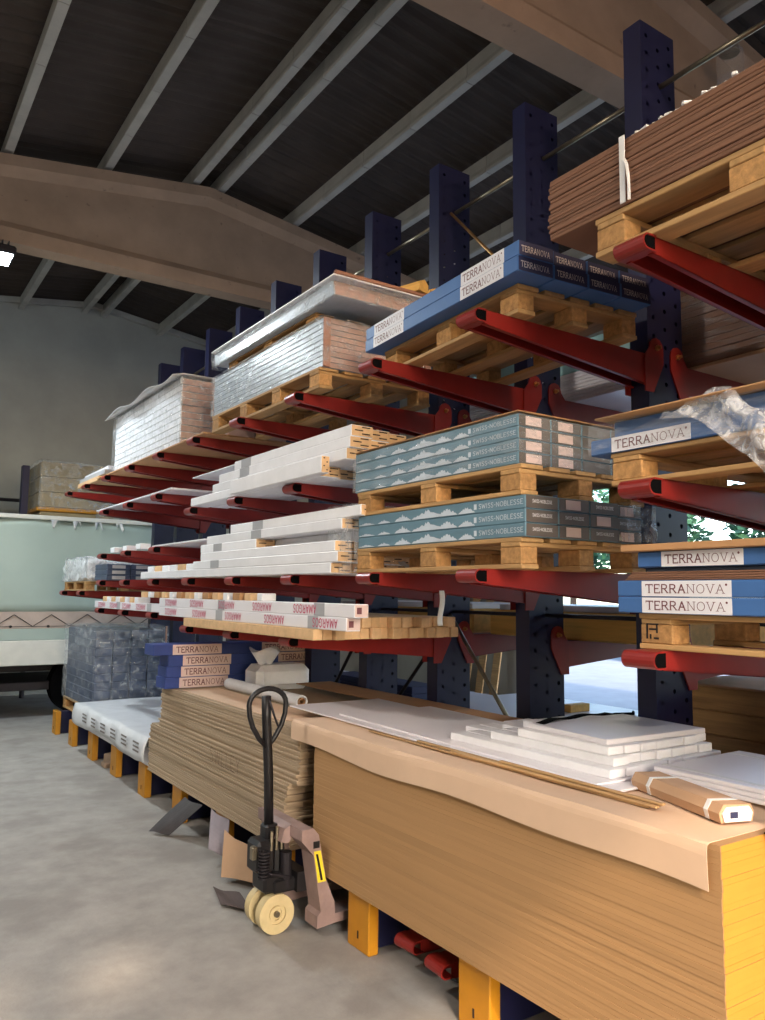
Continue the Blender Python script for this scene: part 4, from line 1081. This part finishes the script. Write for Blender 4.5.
# spare red arms and grey bag under the near stack
for k, (x, y, rz) in enumerate([(3.42, 3.3, .1), (3.4, 2.86, -.06)]):
    e = T('spare_arm', ('red spare rack arm lying under the tan board stack, tip outward', 'red spare rack arm under the tan stack, the one beside the grey lump')[k], 'rack arm', (x, y, .17), rz)
    b, n, pg = ARM[1.15]
    O('body', b, e); O('nose', n, e)
MB().cbox(-.1, .1, -.055, .055, 0, .1, .03).build('grey_sack', M('grey sack', S(120, 118, 120), .8, .15, 7, .2), None, (2.52, 3.03, 0), rotz=.2, label='grey dusty lump beside the spare red arms', cat='lump')

# ================================================================== TRAILER AND LOADS AT THE BACK
Yt = 11.85
e = T('trailer', 'open-topped trailer with pale green tarpaulin side and white drop board', 'trailer', (1.0, Yt+1.2, 0))
def tarp(u, v):
    x = -3.0+6.82*u; z = 1.46+1.32*v
    return (x, Yt+.03*math.sin(x*2.1+v*1.5)*(1-v)+.02*math.sin(x*5.3)+.03, z)
drape('tarpaulin', None, None, tarp, 60, 10, m_tarp, .006, parent=e)
put('top_rail', -3.05, 3.86, Yt-.03, Yt+.05, 2.76, 2.82, m_alu, e, .006)
put('drop_board', -3.0, 3.8, Yt-.04, Yt+.02, .75, 1.09, m_alu, e, .01)
put('tarp_hem', -3.0, 3.8, Yt-.03, Yt-.015, 1.25, 1.48, M('pinkish hem', S(178, 160, 150), .6, .1, 5), e, .002)
put('hem_rail', -3.0, 3.8, Yt-.035, Yt+.03, 1.09, 1.25, m_tarp, e, .004)
put('bed', -3.0, 3.8, Yt+.06, Yt+2.4, .95, 1.08, m_dark, e, .01)
put('rear_side', -3.0, 3.8, Yt+2.4, Yt+2.43, 1.08, 2.78, m_tarp, e, .004)
for x in (-2.9, .45, 3.76): put('post', x, x+.08, Yt+.06, Yt+.13, 1.08, 2.76, m_dark, e, .006)
mb = MB()
for k in range(14):
    x = -2.9+.48*k
    mb.tube([(x, Yt-.045, 1.44), (x+.24, Yt-.05, 1.28), (x+.48, Yt-.045, 1.44)], .006, 6)
mb.tube([(-3, Yt-.05, 1.28), (3.8, Yt-.05, 1.28)], .004, 6)
mb.build('lacing_cord', m_black, e, (-1.0, -(Yt+1.2), 0))
for k in range(5): MB().tube([(0, -.02, 0), (0, .02, 0)], .018, 8).build('lacing_hook', m_dark, e, (.9+.48*k-1.0, -1.25, 1.28))
for x in (-1.6, -.2, 1.4, 2.9):
    w = MB().ring((0, 0, 0), 'y', .22, .42, .26, 28).build('wheel', m_rub, e, (x-1.0, -.75, .42))
    MB().ring((0, 0, 0), 'y', .05, .22, .1, 20).build('rim', m_dark, w, (0, -.02, 0))
put('chassis', -2.8, 3.6, Yt+.7, Yt+.9, .6, .95, m_dark, e, .01)
put('axle_beam', -1.7, 3.0, Yt+.42, Yt+1.9, .36, .48, m_dark, e, .01)
put('under_guard', -2.0, 1.0, Yt+.12, Yt+.16, .38, .5, m_dark, e, .01)
for k in range(4):
    x = 2.3+.3*k
    drape('tarp_tatter', None, None, lambda u, v, x=x: (x+.1*u+.02*v, Yt-.032-.012*math.sin(u*5+v*3), 2.76-.06*v*(1+math.sin(u*6+k))), 8, 4, m_ply, .002, parent=e)
# loads in the trailer
pz = 1.081
pallet(2.2, 3.5, 12.6, 13.8, pz, .15, 'pallet inside the trailer under the tall carton load')
e = T('carton_load', 'film-wrapped brown cartons stacked above the trailer side', 'load', (2.85, 13.2, pz+.151))
for k in range(6):
    O('carton', cube('load_carton', 1.1, 1.1, .285, m_load, .012), e, (0, 0, .287*k))
O('pallet_deck', cube('load_deck', 1.2, 1.14, .06, m_yel, .005), e, (0, 0, 1.723))
for k in range(3): O('upper_carton', cube('load_carton2', 1.12, 1.1, .23, m_load, .012), e, (0, 0, 1.784+.231*k))
film_box('stretch_film', 2.26, 3.44, 12.62, 13.78, pz+1.9, pz+.151+2.49, m_film, e, .03)
drape('loose_film', None, None, lambda u, v: (3.1+.7*u, 12.55-.08*math.sin(u*7+v*4), 3.6-.75*v-.12*u+.04*math.sin(u*13)), 20, 12, m_film, .001, parent=e)
put('blue_post', 2.1, 2.2, 13.05, 13.2, pz, 3.68, m_blue, label='navy post rising beside the carton load behind the tarpaulin', cat='post')
MB().tube([(-1.5, 14.4, 3.27), (2.5, 14.4, 3.27)], .03, 8).tube([(-1.5, 14.4, 3.02), (2.5, 14.4, 3.02)], .03, 8).tube([(-1.5, 14.4, 0), (-1.5, 14.4, 3.3)], .04, 8).tube([(2.5, 14.4, 0), (2.5, 14.4, 3.3)], .04, 8).build('guard_rail', m_dark, label='dark horizontal guard rail in front of the back wall', cat='rail')
# glass jar lamp on the near girder
e = T('wall_lamp', 'unlit glass jar lamp bracketed to the near girder', 'lamp', (5.44, 3.32, 5.79))
MB().tube([(0, 0, .22), (0, 0, .2), (0, 0, .03), (0, 0, 0)], .1, 20).build('glass_jar', m_glass, e, smooth=False)
MB().tube([(0, 0, .22), (0, 0, .27)], .075, 16).build('cap', m_zinc, e)
MB().tube([(0, 0, .27), (0, 0, .31), (0, .291, .31)], .012, 8).build('bracket', m_zinc, e)

# ================================================================== OUTDOORS
LEAF = {}
def bush(x, y, r, h, seed, n, name='hedge_bush', label='dense green shrub at the edge of the yard', grp='shrubs along the yard'):
    rnd = random.Random(seed); mb = MB()
    for k in range(n):
        a, b = rnd.random()*6.283, math.acos(rnd.random())
        q = rnd.uniform(.7, 1.05)*(1+.18*math.sin(a*3+seed))
        p = Vector((r*q*math.cos(a)*math.sin(b), r*q*math.sin(a)*math.sin(b), h*q*math.cos(b)))
        d1 = Vector((rnd.uniform(-1, 1), rnd.uniform(-1, 1), rnd.uniform(-.6, .6))).normalized()
        d2 = d1.orthogonal().normalized(); s_ = rnd.uniform(.06, .13)
        p.z = max(p.z, s_*1.1)
        mb.quad(p-d1*s_*1.4, p+d2*s_*.7, p+d1*s_*1.4, p-d2*s_*.7)
    e = T(name, label, 'shrub', (x, y, -.02), 0, grp)
    mb.build('foliage', m_leaf, e)
    MB().tube([(0, 0, 0), (.05, .02, h*.7)], .06, 7, r2=.02).build('stem', m_bark, e)
for k in range(11):
    bush(19.6+.9*math.sin(k*2.1), 4.5+2.0*k, .82, 1.0+.35*math.sin(k*1.7), k, 900, label='dense green shrub along the yard, %s in the hedge row' % nth(k+1))
def tree(x, y, h, seed):
    rnd = random.Random(seed); e = T('yard_tree', 'leafy yard tree behind the hedge, %s in the row' % nth(seed-39), 'tree', (x, y, -.02), 0, 'trees behind the shrubs')
    MB().tube([(0, 0, 0), (.1, .05, h*.35), (0, .1, h*.75)], .18, 9, r2=.05).build('trunk', m_bark, e)
    mb = MB()
    for k in range(2200):
        a, b = rnd.random()*6.283, math.acos(rnd.uniform(-1, 1)); q = rnd.random()**.4
        p = Vector((2.1*q*math.cos(a)*math.sin(b), 2.1*q*math.sin(a)*math.sin(b), h*.66+h*.36*q*math.cos(b)))
        d1 = Vector((rnd.uniform(-1, 1), rnd.uniform(-1, 1), rnd.uniform(-.6, .6))).normalized(); d2 = d1.orthogonal().normalized(); s_ = rnd.uniform(.1, .2)
        mb.quad(p-d1*s_*1.4, p+d2*s_*.7, p+d1*s_*1.4, p-d2*s_*.7)
    mb.build('crown', m_leaf, e)
for k, (x, y, h) in enumerate([(24.5, 9, 6.5), (25.5, 14, 7.2), (24.8, 19, 6.6), (26, 24, 7.0), (24, 4, 6.0)]): tree(x, y, h, 40+k)
